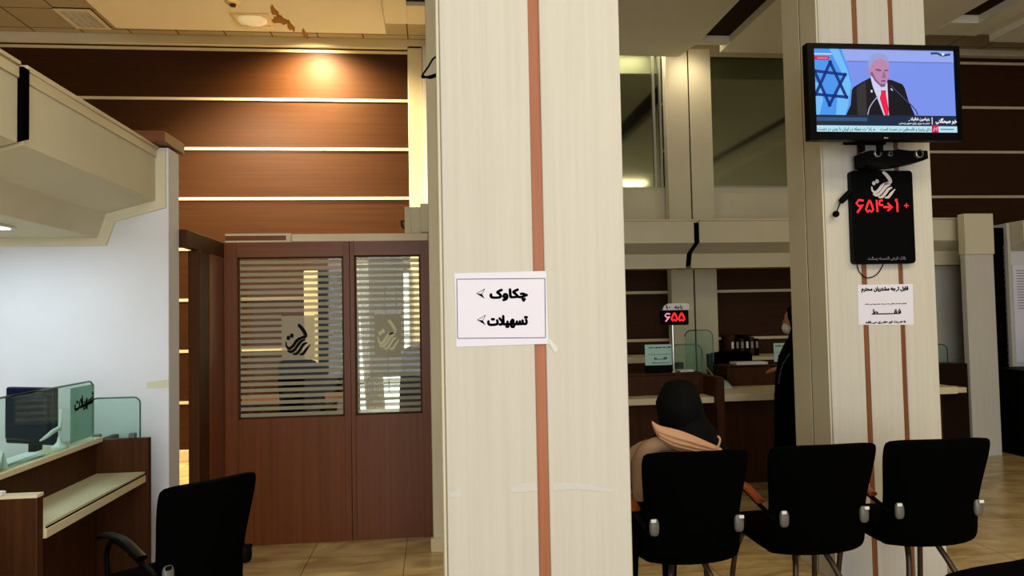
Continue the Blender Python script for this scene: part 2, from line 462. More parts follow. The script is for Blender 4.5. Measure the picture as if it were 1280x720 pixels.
# ================================================================== SETTING
YW = 8.0                                    # back wall
struct('floor', MB().box(-6.5, 9.5, -4.5, YW + 0.2, -0.1, 0), 'marble_tiles')
struct('ceiling', MB().box(-6.5, 9.5, -4.5, YW + 0.2, 4.5, 4.6), 'ceiling_tiles')
wb = struct('wall_back', MB().box(-6.5, 9.5, YW, YW + 0.2, 0, 4.5), 'wood_wall')
struct('wall_left', MB().box(-6.7, -6.5, -4.5, YW + 0.2, 0, 4.5), 'cream_paint')
struct('wall_right', MB().box(9.5, 9.7, -4.5, YW + 0.2, 0, 4.5), 'cream_paint')
k_ = 0
for k in range(9):                          # pale grooves between the wood boards
    z = 4.362 - 0.5362 * k
    if z < 0.1: continue
    k_ += 1
    struct('trim_%d' % k_, MB().box(-6.5, 9.5, YW - 0.012, YW, z - 0.016, z + 0.016, 0.003), 'cream_edge')
struct('trim_20', MB().box(-6.5, -0.02, YW - 0.05, YW, 4.395, 4.50, 0.006), 'cream_paint')
struct('trim_21', MB().box(5.2, 9.5, YW - 0.10, YW, 4.425, 4.50, 0.006), 'cream_paint')
struct('baseboard_back', MB().box(-6.5, -0.1, YW - 0.02, YW, 0, 0.12, 0.004), 'cream_edge')
struct('trim_22', MB().box(-0.25, -0.09, YW - 0.05, YW, 0, 4.425, 0.006), 'cream_paint')

struct('trim_23', MB().box(-0.088, 0.155, YW - 0.09, YW, 0, 4.425, 0.004), 'white_wall')  # pilaster strip, bluish daylight put into its colour

# dropped ceiling panels with dark slots between them
cp = 'ceiling_cream'
struct('ceiling_panel_1', MB().box(-2.96, -0.43, -2, 7.18, 4.25, 4.5, 0.004), cp)
struct('ceiling_panel_2', MB().box(-0.43, -0.21, -2, 7.02, 4.29, 4.5, 0.004).box(-0.21, -0.04, 6.6, 7.02, 4.29, 4.5), cp)
struct('ceiling_panel_3', MB().box(-0.04, 2.78, -2, 7.18, 4.25, 4.5, 0.004).prism([(-0.04, 7.18), (2.78, 7.18), (2.70, 7.66), (-0.04, 7.58)], 'z', 4.25, 4.5), cp)
struct('ceiling_panel_4', MB().box(3.11, 5.09, -2, 7.5, 4.25, 4.5, 0.004).box(2.78, 3.11, 7.24, 7.34, 4.27, 4.5), cp)
struct('ceiling_panel_5', MB().box(5.09, 5.40, 6.58, 6.9, 4.25, 4.5, 0.004).box(5.40, 5.62, -2, 6.9, 4.25, 4.5, 0.004).box(5.62, 5.85, -2, 6.98, 4.30, 4.5).box(5.85, 9.4, -2, 7.0, 4.23, 4.5, 0.004), cp)
struct('ceiling_slot_1', MB().box(-0.21, -0.04, -2, 6.6, 4.33, 4.5), 'dark_slot')
struct('ceiling_slot_2', MB().box(2.78, 3.11, -2, 7.24, 4.33, 4.5), 'dark_slot')
struct('ceiling_slot_3', MB().box(5.09, 5.40, -2, 6.58, 4.33, 4.5), 'dark_slot')

# pilaster beside the office and the office's hidden side wall
pl = struct('wall_office', MB().box(0.16, 0.30, 4.95, YW, 0, 4.5), 'cream_paint')

# ---------------- office behind the wooden partition: glowing window, widened unseen to backlight the curtain
wn = struct('window_1', MB().box(-0.80, -0.26, YW - 0.05, YW - 0.03, 0.25, 1.95), 'window_emit')
fr = MB()
for z in [0.25 + 0.17 * i for i in range(11)]: fr.box(-0.81, -0.255, YW - 0.07, YW - 0.05, z - 0.010, z + 0.010)
fr.box(-0.82, -0.80, YW - 0.08, YW - 0.03, 0.22, 1.98).box(-0.27, -0.251, YW - 0.08, YW - 0.03, 0.22, 1.98)
fr.build('window_frame', 'aluminium', wn)

# ---------------- cream upper wall with tinted windows over the tellers (right)
YU = YW - 0.06
up = MB()
up.box(1.0, 2.60, YU, YW, 2.40, 2.862).box(3.12, 4.6, YU, YW, 2.40, 2.862)
up.box(1.0, 5.2, YU, YW, 4.36, 4.5).box(1.0, 2.0, YU, YW, 2.862, 4.36).box(4.30, 5.2, YU, YW, 2.40, 4.36)
struct('wall_teller_upper', up, 'cream_paint')
w2 = struct('window_2', MB().box(2.0, 2.58, YU - 0.005, YU + 0.02, 2.862, 4.36), 'tinted_mirror')
MB().box(2.48, 2.505, YU - 0.03, YU, 2.862, 4.36).box(2.555, 2.58, YU - 0.03, YU, 2.862, 4.36).build('window_frame', 'aluminium', w2)
w3 = struct('window_3', MB().box(3.12, 4.30, YU - 0.005, YU + 0.02, 2.862, 4.36), 'tinted_mirror')
MB().box(3.115, 3.135, YU - 0.02, YU, 2.862, 4.36).box(3.115, 4.30, YU - 0.02, YU, 2.862, 2.875).build('window_frame', 'aluminium', w3)


# ================================================================== COLUMNS
def tape(name, pts, y, label, grp=None):
    o = MB().prism(pts, 'y', y - 0.0008, y).build(name, 'clear_tape')
    return tag(o, label, 'tape', grp)


cx0, cx1, cyf, cyb = 0.030, 0.628, 2.35, 2.93
c1 = thing('column', ((cx0 + cx1) / 2, (cyf + cyb) / 2, 0), 'wide cream square column standing in the middle foreground', 'column')
sx0, sx1 = 0.322, 0.358
MB().box(cx0, sx0, cyf, cyb, 0, 4.24, 0.003).box(sx1, cx1, cyf, cyb, 0, 4.24, 0.003).box(sx0, sx1, cyf + 0.012, cyb, 0, 4.24).build('cladding', 'cream_laminate', c1)
MB().box(sx0 + 0.001, sx1 - 0.001, cyf + 0.004, cyf + 0.0118, 0, 4.24).build('wood_strip', 'wood_inlay', c1)
tr = MB()
for yy in (2.36, 2.47, 2.60, 2.75): tr.box(cx0 - 0.012, cx0 - 0.0005, yy, yy + 0.05, 0, 4.24, 0.003)
tr.build('side_moulding', 'cream_paint', c1)

rx0, rx1, ryf, ryb = 2.105, 2.727, 3.72, 4.11
c2 = thing('column', ((rx0 + rx1) / 2, (ryf + ryb) / 2, 0), 'cream square column with two wood strips behind the television', 'column')
MB().box(rx0, 2.302, ryf, ryb, 0, 4.24, 0.003).box(2.330, 2.512, ryf, ryb, 0, 4.24).box(2.540, rx1, ryf, ryb, 0, 4.24, 0.003).box(2.302, 2.330, ryf + 0.012, ryb, 0, 4.24).box(2.512, 2.540, ryf + 0.012, ryb, 0, 4.24).build('cladding', 'cream_laminate', c2)
for x in (2.302, 2.512): MB().box(x + 0.001, x + 0.027, ryf + 0.003, ryf + 0.0118, 0, 4.24).build('wood_strip', 'wood_inlay_dark', c2)
MB().box(rx0 - 0.010, rx0 - 0.0005, ryf + 0.006, 3.902, 0, 4.24, 0.002).box(rx0 - 0.010, rx0 - 0.0005, 3.914, ryb, 0, 4.24, 0.002).build('side_panel', 'cream_paint', c2)
MB().box(rx0 - 0.006, rx0 - 0.0002, 3.9022, 3.9138, 0, 4.24).build('side_groove', 'black_gap', c2)

p1 = thing('pilaster', (0.06, 4.76, 0), 'narrow cream pilaster at the right end of the wooden partition', 'pilaster')
MB().box(-0.030, 0.155, 4.62, 5.0, 0, 4.28, 0.004).build('shaft', 'cream_paint', p1)
MB().box(-0.045, 0.15, 4.59, 4.6195, 0, 0.085, 0.004).build('base_block', 'cream_edge', p1)

p2 = thing('pilaster', (2.86, 7.9, 0), 'pale pilaster with a thin dark groove between tinted windows', 'pilaster')
MB().box(2.60, 2.852, 7.80, YU - 0.001, 0, 4.40, 0.003).box(2.868, 3.12, 7.80, YU - 0.001, 0, 4.40, 0.003).build('shaft', 'cream_paint', p2)
MB().box(2.8525, 2.8675, 7.815, YU - 0.001, 0, 4.40).build('groove', 'dark_slot', p2)

# ================================================================== WOODEN OFFICE PARTITION
YP = 4.92
pt = thing('office_partition', (-0.7, YP + 0.03, 0), 'tall brown wooden office partition with two striped glass panes', 'partition')
fy0, fy1 = YP, YP + 0.06
fr = MB()
fr.box(-1.3618, -1.275, fy0, fy1, 0, 1.965, 0.003).box(-0.598, -0.5565, fy0, fy1, 0, 1.965, 0.002).box(-0.5545, -0.525, fy0, fy1, 0, 1.965, 0.002).box(-0.09, -0.0303, fy0, fy1, 0, 1.965, 0.001)
fr.build('stile', 'wood_door', pt)
fr = MB().box(-1.275, -0.598, fy0, fy1, 1.868, 1.965).box(-0.525, -0.09, fy0, fy1, 1.873, 1.965)
fr.build('top_rail', 'wood_rail', pt)
MB().box(-1.275, -0.598, fy0 + 0.004, fy1, 0, 0.812).build('lower_panel', 'wood_door', pt)
MB().box(-0.525, -0.09, fy0 + 0.004, fy1, 0, 0.815).build('lower_panel', 'wood_door', pt)
bd = MB()
for (a, b_, c, d) in ((-1.275, -0.598, 0.812, 1.868), (-0.525, -0.09, 0.815, 1.873)):
    bd.box(a, a + 0.010, fy0 + 0.012, fy1 - 0.01, c, d).box(b_ - 0.010, b_, fy0 + 0.012, fy1 - 0.01, c, d).box(a, b_, fy0 + 0.012, fy1 - 0.01, c, c + 0.010).box(a, b_, fy0 + 0.012, fy1 - 0.01, d - 0.010, d)
bd.build('glazing_bead', 'wood_counter', pt)


def pane(a, b_, c, d, ea, eb, ec, ed, solid_from=None):
    g = MB().box(a, b_, YP + 0.028, YP + 0.034, c, d).build('glass_pane', 'clear_glass', pt)
    f = MB(); z = c + 0.004; yy = YP + 0.0265
    pitch = (d - c) / 26.0; hh = pitch * 0.56
    while z + hh < d:
        # stripes of film, broken by the square that carries the emblem
        if z + hh < ec - 0.01 or z > ed + 0.01: segs = [(a, b_)]
        else: segs = [(a, ea), (eb, b_)]
        for s0, s1 in segs: f.box(s0, s1, yy, yy + 0.001, z, z + hh)
        z += pitch
    f.build('frosted_stripes', 'frosted_film', g)
    MB().box(ea, eb, yy, yy + 0.001, ec - 0.01, ed + 0.01).build('frosted_square', 'frosted_film', g)
    return g


g1 = pane(-1.266, -0.607, 0.820, 1.860, -1.003, -0.790, 1.198, 1.469)
u0, u1, v0, v1 = -0.985, -0.815, 1.218, 1.425
emblem(MB(), lambda u, v: V((u0 + u * (u1 - u0), YP + 0.0258, v1 - v * (v1 - v0)))).build('emblem', 'black_gloss', g1)
g2 = pane(-0.516, -0.099, 0.823, 1.865, -0.400, -0.225, 1.198, 1.469)
emblem(MB(), lambda u, v: V((-0.385 + u * 0.15, YP + 0.0258, 1.44 - v * 0.20))).build('emblem', 'beige_plastic', g2)

# cream rail lying on the partition and a wood-and-cream ledge at its left
o = MB().box(-0.93, -0.035, YP + 0.002, YP + 0.07, 1.966, 2.018, 0.004).build('top_ledge', 'cream_edge'); tag(o, 'thin cream rail lying along the top of the wooden partition', 'rail')
o = thing('sign_frame', (-1.17, YP + 0.06, 1.966), 'flat brown bar with cream edges lying on the partition top', 'frame')
MB().box(-1.36, -0.94, YP + 0.03, YP + 0.07, 1.966, 1.980).box(-1.36, -0.94, YP + 0.03, YP + 0.07, 2.012, 2.026).box(-0.97, -0.9405, YP + 0.03, YP + 0.07, 1.98, 2.012).build('edge_strip', 'cream_edge', o)
MB().box(-1.36, -0.971, YP + 0.035, YP + 0.065, 1.9805, 2.0115).build('bar', 'wood_rail', o)

# junction box on the partition
o = thing('junction_box', (-0.1, 5.05, 1.966), 'cream junction box standing on the partition beside the pilaster', 'box')
MB().box(-0.185, -0.032, 4.992, 5.10, 1.967, 2.205, 0.004).build('housing', 'beige_plastic', o)
MB().box(-0.192, -0.150, 4.985, 4.9915, 2.02, 2.205, 0.002).build('cover_flap', 'cream_paint', o)
MB().box(-0.085, -0.031, 4.965, 4.9915, 2.03, 2.225, 0.004).build('conduit_cover', 'cream_paint', o)
MB().box(-0.222, -0.1855, 5.0, 5.03, 2.10, 2.115).tube([(-0.215, 5.015, 2.10), (-0.205, 5.015, 2.07), (-0.19, 5.015, 2.06)], 0.008).build('cable_clip', 'wood_counter', o)

# side partition with a doorway next to the white booth wall
sp = thing('door_frame', (-1.385, 4.55, 0), 'dark brown wooden doorway between booth wall and striped partition', 'door frame')
MB().box(-1.405, -1.362, 4.205, 4.94, 1.868, 1.966, 0.003).build('header', 'wood_counter', sp)
MB().box(-1.405, -1.362, 4.62, 4.94, 0, 1.8675, 0.003).build('side_panel', 'wood_door', sp)
MB().box(-1.418, -1.355, 4.40, 4.46, 0, 1.8675, 0.004).build('jamb', 'wood_counter', sp)
MB().box(-1.402, -1.366, 4.46, 4.62, 0, 1.8675).build('door_stop', 'wood_counter', sp)

# ---------------- things inside the office
o = thing('curtain', (-0.62, 7.4, 0), 'white pleated curtain hanging behind the narrow glass pane', 'curtain')
n = 44; f0 = []; f1 = []
for i in range(n + 1):
    x = -0.77 + 0.19 * i / n; y = 7.4 + 0.022 * math.sin(i * 1.25)
    f0.append(V((x + 0.08, y, 0.55))); f1.append(V((x, y, 2.0)))
cb = MB()
cb.loft([f0 + [p + V((0, 0.006, 0)) for p in f0[::-1]], f1 + [p + V((0, 0.006, 0)) for p in f1[::-1]]])
cb.build('cloth', 'curtain', o); MB().tube([(-0.85, 7.4, 2.02), (0.159, 7.4, 2.02)], 0.012).build('rod', 'aluminium', o)
o = thing('roller_blind', (-0.37, 5.7, 0.9), 'grey roller blind with two dark bead chains behind glass', 'blind')
MB().box(-0.50, -0.235, 5.70, 5.704, 1.0, 1.93).build('fabric', 'blind_grey', o)
MB().tube([(-0.52, 5.702, 1.95), (-0.2, 5.702, 1.95)], 0.02).build('roller', 'aluminium', o)
for i, (x, zb) in enumerate(((-0.385, 0.88), (-0.30, 1.30))):
    ch = MB(); zz = 1.93
    while zz > zb: ch.ball((x + 0.03 * (1.93 - zz), 5.69, zz), 0.005, 0.005, 0.009, 6); zz -= 0.022
    ch.build('bead_chain', 'black_plastic', o)

# ================================================================== LEFT TELLER BOOTH
YB = 4.04
struct('wall_booth', MB().box(-6.5, -1.40, YB, 4.20, 0, 2.385, 0.003), 'white_wall')
prof = [(-1.462, 2.372), (-1.462, 2.100), (-1.712, 2.030), (-1.755, 1.905), (-4.2, 1.905), (-4.2, 2.372)]
def soffit_left(y0, y1, label):
    o = thing('soffit', (-2.2, (y0 + y1) / 2, 1.905), label, 'soffit')
    MB().prism(prof, 'y', y0, y1).build('casing', 'cream_paint', o)
    MB().box(-1.50, -1.448, y0, y1, 2.3725, 2.392, 0.004).box(-1.4615, -1.455, y0, y1, 2.33, 2.372, 0.002).build('top_moulding', 'cream_edge', o)
    return o
so = soffit_left(0.4, 2.735, 'nearest cream bulkhead over the left booth, ahead of the black gap')
so = soffit_left(2.775, YB - 0.001, 'cream bulkhead over the left booth between black gap and white wall')
MB().prism([(x + (0.02 if x > -4 else 0), z - 0.0 if z > 2.2 else z + 0.02) for x, z in prof], 'y', 2.7355, 2.7745).build('gap_filler', 'black_gap', so)
# moulding that follows the bulkhead's outline on the white wall
mo = []
A_ = [(-1.462, 2.372), (-1.462, 2.100), (-1.712, 2.030), (-1.755, 1.905), (-4.2, 1.905)]
B_ = [(-1.412, 2.372), (-1.412, 2.062), (-1.668, 1.988), (-1.712, 1.862), (-4.2, 1.862)]
struct('trim_30', MB().prism(A_ + B_[::-1], 'y', YB - 0.012, YB - 0.0005), 'cream_paint')
o = MB().box(-1.64, -1.385, 3.94, 4.25, 2.3925, 2.452, 0.004).build('wood_cap', 'wood_rail'); tag(o, 'dark wooden block capping the top of the white booth wall', 'wood block')

# fluorescent panel under the bulkhead
def booth_lamp(y0, y1, label):
    o = thing('ceiling_light', (-2.1, (y0 + y1) / 2, 1.905), label, 'lamp', None)
    MB().box(-2.36, -1.90, y0, y1, 1.892, 1.9045, 0.003).build('frame', 'white_plastic', o)
    MB().box(-2.34, -1.92, y0 + 0.02, (y0 + y1) / 2 - 0.006, 1.888, 1.8918).box(-2.34, -1.92, (y0 + y1) / 2 + 0.006, y1 - 0.02, 1.888, 1.8918).build('diffuser', 'lamp_emit', o)
booth_lamp(3.20, 3.56, 'glowing white light panel under the left bulkhead near the wall')
booth_lamp(1.50, 1.86, 'added unseen light panel under the nearest left bulkhead')  # second panel added out of view to brighten the booth wall

# counters
def counter_left(y0, y1, shelf_end, label, wall_end):
    o = thing('teller_counter', (-1.7, (y0 + y1) / 2, 0), label, 'counter')
    MB().box(-1.68, -1.65, y0, y1, 0, 0.875, 0.002).build('front_panel', 'wood_counter', o)
    if wall_end: MB().box(-1.70, -1.41, 3.785, 3.825, 0, 0.885, 0.002).build('end_panel', 'wood_counter', o)
    MB().box(-1.74, -1.62, y0, 3.784 if wall_end else y1, 0.8755, 0.900, 0.003).build('ledge', 'cream_edge', o)
    MB().box(-2.50, -1.6805, y0, y1, 0.71, 0.745, 0.003).build('desk_top', 'cream_edge', o)
    sh = MB().box(-1.6495, -1.42, y0 if y0 > 2 else y0, shelf_end, 0.672, 0.708, 0.003).build('customer_shelf', 'cream_edge', o)
    MB().box(-1.6495, -1.425, y0, shelf_end, 0.7085, 0.722).build('shelf_surface', 'beige_plastic', sh)
    MB().box(-1.4245, -1.4205, y0 + 0.003, shelf_end - 0.003, 0.7085, 0.713).build('shelf_groove', 'black_gap', sh)
    MB().box(-2.5, -1.43, y0 - 0.045, y0 - 0.0005, 0, 0.83, 0.003).build('divider', 'wood_counter', o)
    MB().box(-2.5, -1.43, y0 - 0.045, y0 - 0.0005, 0.8305, 0.842).build('divider_edge', 'cream_edge', o)
    return o
counter_left(2.86, YB - 0.002, 3.784, 'brown teller counter with cream shelf running to the white wall', True)
counter_left(1.70, 2.81, 2.45, 'brown teller counter with cream shelf at the left frame edge', False)

# glass screens
def screen_y(y0, y1, x, z0, z1, label, r=0.04):
    o = thing('glass_screen', (x, (y0 + y1) / 2, z0), label, 'glass screen')
    pg = rrect(y0, y1, z0, z1, r, 6, (0, 0, 1, 0))
    MB().prism(pg, 'x', x - 0.004, x + 0.004).build('pane', 'counter_glass', o)
    e = MB(); arc = [p for p in pg[2:]]
    e.tube([V((x, p[0], p[1] + 0.0015)) for p in [(y1, z0 + 0.03)] + arc], 0.0045, 6); e.build('edge', 'glass_edge', o)
    return o
screen_y(2.87, 3.70, -1.630, 0.9005, 1.178, 'greenish glass screen on the brown counter by the white wall')
o = thing('glass_screen', (-1.58, 3.805, 0.8855), 'small rounded glass screen on the end panel by the white wall', 'glass screen')
MB().prism(rrect(-1.685, -1.455, 0.8875, 1.085, 0.03, 6, (0, 0, 1, 1)), 'y', 3.801, 3.809).build('pane', 'counter_glass', o)
MB().tube([V((p[0], 3.805, p[1])) for p in rrect(-1.685, -1.455, 0.8875, 1.085, 0.03, 6, (0, 0, 1, 1))[1:]], 0.004, 6).build('edge', 'glass_edge', o)
for x in (-1.655, -1.49): MB().box(x - 0.015, x + 0.015, 3.79, 3.82, 0.8856, 0.91, 0.003).build('foot_clamp', 'silver', o)

# acrylic name plate on the glass
o = thing('desk_sign', (-1.59, 3.58, 0.98), 'green acrylic plate with black Persian word on the glass screen', 'sign')
MB().box(-1.6255, -1.6225, 3.47, 3.695, 0.92, 1.165).build('plate', 'sign_acrylic', o)
lettering(MB(), 'تسهیلات', 3.505, 3.685, 1.045, 1.115, 0, 0.0035, lambda u, v: V((-1.6215, u, v + (u - 3.50) * 0.10))).build('lettering', 'ink', o)

# monitor, papers, small things on the desk
o = thing('computer_monitor', (-1.85, 3.60, 0.745), 'dark blue computer monitor seen from behind through the glass', 'monitor')
Rm = Matrix.Translation((-1.85, 3.60, 0)) @ Matrix.Rotation(math.radians(-25), 4, 'Z')
MB().box(-0.15, 0.15, -0.018, 0.012, 0.906, 1.165, 0.006, Rm).build('bezel', 'monitor_blue', o)
MB().box(-0.13, 0.13, -0.040, -0.0185, 0.925, 1.13, 0.01, Rm).build('back_shell', 'monitor_blue', o)
MB().box(-0.03, 0.03, 0.0, 0.03, 0.755, 0.93, 0.004, Rm).build('neck', 'black_plastic', o)
MB().box(-0.11, 0.11, -0.04, 0.10, 0.7455, 0.757, 0.004, Rm).build('foot', 'black_plastic', o)


def sheet_stack(x, y, z, w, d, n, rz, label, grp=None):
    o = thing('paper_stack', (x, y, z), label, 'papers', grp)
    for i in range(n):
        Rr = Matrix.Translation((x, y, z + 0.0005 + i * 0.0052)) @ Matrix.Rotation(rz + random.uniform(-0.25, 0.25), 4, 'Z')
        MB().box(-w / 2, w / 2, -d / 2, d / 2, 0, 0.005, 0, Rr).build('sheet', 'paper_plain', o)
    return o
sheet_stack(-1.87, 3.04, 0.745, 0.21, 0.29, 5, 0.3, 'loose stack of white papers behind the counter glass')
sheet_stack(-1.687, 3.17, 0.9005, 0.07, 0.26, 3, 0.0, 'narrow pile of white papers along the counter ledge')
sheet_stack(-1.60, 2.845 - 0.02, 0.8425, 0.10, 0.035, 3, 0.0, 'small pad of white slips on the divider top')
o = thing('folded_card', (-1.66, 2.99, 0.9005), 'white folded card standing on the counter ledge', 'card')
MB().prism([(2.955, 0.9007), (2.99, 0.975), (3.025, 0.9007), (3.018, 0.9007), (2.99, 0.960), (2.962, 0.9007)], 'x', -1.70, -1.64).build('card', 'paper_plain', o)
o = thing('pen_stand', (-1.67, 3.47, 0.9005), 'white desk pen standing upright beside the green plate', 'pen stand')
MB().lathe([(0.034, 0), (0.034, 0.01), (0.020, 0.018), (0.010, 0.03), (0.007, 0.05)], (-1.67, 3.47, 0.9007), 16).build('base', 'white_plastic', o)
MB().tube([(-1.67, 3.47, 0.975), (-1.668, 3.475, 1.03), (-1.668, 3.48, 1.07)], [0.008, 0.007, 0.003], 10).ball((-1.668, 3.48, 1.062), 0.010, 0.010, 0.012, 10).build('pen', 'white_plastic', o)
MB().tube([(-1.67, 3.46, 0.99), (-1.67, 3.42, 0.985), (-1.68, 3.38, 0.967), (-1.69, 3.35, 0.955)], [0.010, 0.010, 0.008, 0.004], 8).build('cord', 'white_plastic', o)
q0 = atY(183, 478, YB); q1 = atY(210, 474, YB)
tape('tape_strip', [(q0.x, q0.z), (q1.x, q1.z), (q1.x + 0.004, q1.z - 0.045), (q0.x + 0.004, q0.z - 0.03)], YB - 0.001, 'short strip of old tape on the white wall edge')
bpy.data.objects['tape_strip'].data.materials[0] = MATS['beige_plastic']

# ================================================================== CEILING FITTINGS (left)
o = thing('air_vent', (-3.42, 7.55, 4.5), 'square slatted air vent in the tiled ceiling', 'vent')
MB().box(-3.60, -3.26, 7.32, 7.80, 4.488, 4.4995).build('backing', 'dark_slot', o)
fv = MB().box(-3.60, -3.56, 7.32, 7.80, 4.478, 4.4875).box(-3.30, -3.26, 7.32, 7.80, 4.478, 4.4875).box(-3.56, -3.30, 7.32, 7.36, 4.478, 4.4875).box(-3.56, -3.30, 7.76, 7.80, 4.478, 4.4875)
fv.build('frame', 'ceiling_cream', o)
sv = MB()
for i in range(9): sv.box(-3.555, -3.305, 7.375 + i * 0.043, 7.385 + i * 0.043, 4.474, 4.4875)
for i in range(3): sv.box(-3.50 + i * 0.065, -3.490 + i * 0.065, 7.36, 7.76, 4.476, 4.486)
sv.build('slats', 'ceiling_cream', o)
q = atZ(316, 25, 4.25)
o = thing('recessed_light', (q.x, q.y, 4.25), 'broken square recessed light in the stained ceiling panel', 'lamp')
fx = MB().box(q.x - 0.17, q.x + 0.17, q.y - 0.16, q.y - 0.13, 4.238, 4.2495).box(q.x - 0.17, q.x + 0.17, q.y + 0.13, q.y + 0.16, 4.238, 4.2495).box(q.x - 0.17, q.x - 0.14, q.y - 0.13, q.y + 0.13, 4.238, 4.2495).box(q.x + 0.14, q.x + 0.17, q.y - 0.13, q.y + 0.13, 4.238, 4.2495)
fx.build('frame', 'gold_glint', o)
MB().lathe([(0.135, 0), (0.13, -0.012), (0.09, -0.028), (0.04, -0.035), (0.001, -0.036)], (q.x, q.y, 4.2495), 20).build('lens', 'bulb_off_glow', o)
st = MB()
for (dx, dy, r1, r2) in ((0.25, -0.02, 0.07, 0.10), (0.32, 0.12, 0.03, 0.13), (0.24, -0.22, 0.03, 0.12), (0.42, 0.30, 0.025, 0.12)):
    st.prism([(q.x + dx + r1 * (1 + 0.3 * math.sin(3 * a)) * math.cos(a), q.y + dy + r2 * (1 + 0.3 * math.cos(5 * a)) * math.sin(a)) for a in [i * PI / 9 for i in range(18)]], 'z', 4.2488, 4.2499)
tag(st.build('water_stain', 'stain'), 'brown damp stain on the ceiling beside the broken light', 'stain')
q = atZ(291, 1, 4.25)
o = thing('smoke_detector', (q.x, q.y, 4.25), 'small brass ceiling fitting above the broken light', 'ceiling fitting')
MB().lathe([(0.07, -0.0005), (0.07, -0.015), (0.05, -0.03), (0.001, -0.032)], (q.x, q.y, 4.25), 18).build('base', 'gold_glint', o)
MB().lathe([(0.028, -0.032), (0.024, -0.05), (0.001, -0.052)], (q.x, q.y, 4.25), 12).build('nozzle', 'bronze_tube', o)
# wall-washer fittings that throw the two pools of light
for x, y, nm in ((-1.22, 7.56, 'small round wall washer lamp above the glowing wood wall'), (2.82, 7.70, 'small round downlight above the pale grooved pilaster')):
    zz = 4.4995
    o = thing('downlight', (x, y, zz), nm, 'lamp')
    MB().lathe([(0.075, 0), (0.075, -0.012), (0.062, -0.012), (0.058, -0.003)], (x, y, zz), 20).build('ring', 'white_plastic', o)

o = thing('cove_light', (2.15, 7.80, 4.46), 'glowing cove lamp above the tinted window beside the pilaster', 'lamp')
MB().box(1.75, 2.52, 7.70, 7.90, 4.462, 4.499, 0.003).build('housing', 'white_plastic', o)
MB().box(1.77, 2.50, 7.72, 7.88, 4.455, 4.4615).build('diffuser', 'cove_emit', o)

# cable loop on the side of the near column
o = thing('cable_loop', (cx0 - 0.02, 2.42, 2.2), 'black cable loop poking out of the near column side', 'cable')
P0 = [atY(547, 60, 2.44), atY(547, 69, 2.44), atY(541, 74, 2.44), atY(535, 84, 2.43), atY(528, 94, 2.42), atY(529, 97, 2.41), atY(538, 95, 2.42), atY(546, 92, 2.43), atY(547, 89, 2.44)]
MB().tube(smooth_pts(P0, 4), 0.0032, 6).build('cable', 'black_plastic', o)
P1 = [atY(529, 95, 2.43), atY(538, 97.5, 2.43), atY(547, 94, 2.44)]
MB().tube(smooth_pts(P1, 4), 0.0035, 6).build('cable', 'black_plastic', o)

# ================================================================== SIGN ON THE NEAR COLUMN
yc = cyf - 0.001
o = thing('paper_notice', (0.215, yc, 1.356), 'white framed paper notice with two Persian words and arrows', 'notice')
A = [(0.066, 1.590), (0.363, 1.594), (0.366, 1.357), (0.068, 1.354)]
MB().prism(A, 'y', yc - 0.0006, yc).build('sheet', 'paper', o)
bl = MB(); yy = yc - 0.0012
for a, b_ in (((571, 349), (681, 348)), ((681, 348), (682, 422)), ((682, 422), (572, 423)), ((572, 423), (571, 349))):
    P = atY(*a, yy); Q = atY(*b_, yy)
    for q in ribbon([(P.x, P.z), (Q.x, Q.z)], 0.0022): bl.poly([V((p.x, yy, p.y)) for p in q])
bl.build('border_line', 'ink_grey', o)
def ink_px(mb, s, x0, x1, y0, y1, Y, bold, **kw):
    P = atY(x0, y1, Y); Q = atY(x1, y0, Y); return lettering(mb, s, P.x, Q.x, P.z, Q.z, Y, bold, **kw)
lt = MB(); ink_px(lt, 'چکاوک', 613, 659, 361, 377, yy, 0.0028); lt.build('lettering', 'ink', o)
lt = MB(); ink_px(lt, 'تسهیلات', 610, 659, 394, 410, yy, 0.0028); lt.build('lettering', 'ink', o)
for xx, yv in ((595.5, 367), (596.5, 400)):
    ar = MB()
    ar.poly([atY(xx, yv, yy), atY(xx + 7, yv + 0.3, yy), atY(xx + 10.5, yv + 6.5, yy)])
    for q in ((xx, yv, xx + 10.5, yv - 6), (xx + 10.5, yv - 6, xx + 7, yv + 0.3)):
        P = atY(q[0], q[1], yy); Q = atY(q[2], q[3], yy)
        for f in ribbon([(P.x, P.z), (Q.x, Q.z)], 0.0016): ar.poly([V((p.x, yy, p.y)) for p in f])
    ar.build('arrow', 'ink', o)
def tape_px(name, pts, label, Y=yc):
    return tape(name, [(atY(*p, Y).x, atY(*p, Y).z) for p in pts], Y, label)
tape_px('tape_strip', [(683, 425), (688, 424), (698, 437), (694, 441)], 'bit of clear tape at the notice lower right corner', yc - 0.001)
tape_px('tape_strip', [(637, 612), (650, 606), (664, 604), (671, 606), (672, 613), (655, 615), (640, 615)], 'torn clear tape left of the wood strip low on column')
tape_px('tape_strip', [(690, 605), (712, 604), (735, 606), (768, 613), (762, 615), (720, 611), (690, 613)], 'long torn clear tape right of the wood strip low on column')
tape_px('tape_strip', [(562, 618), (567, 613), (577, 612), (576, 621), (563, 622)], 'small curl of tape at the near column left edge')

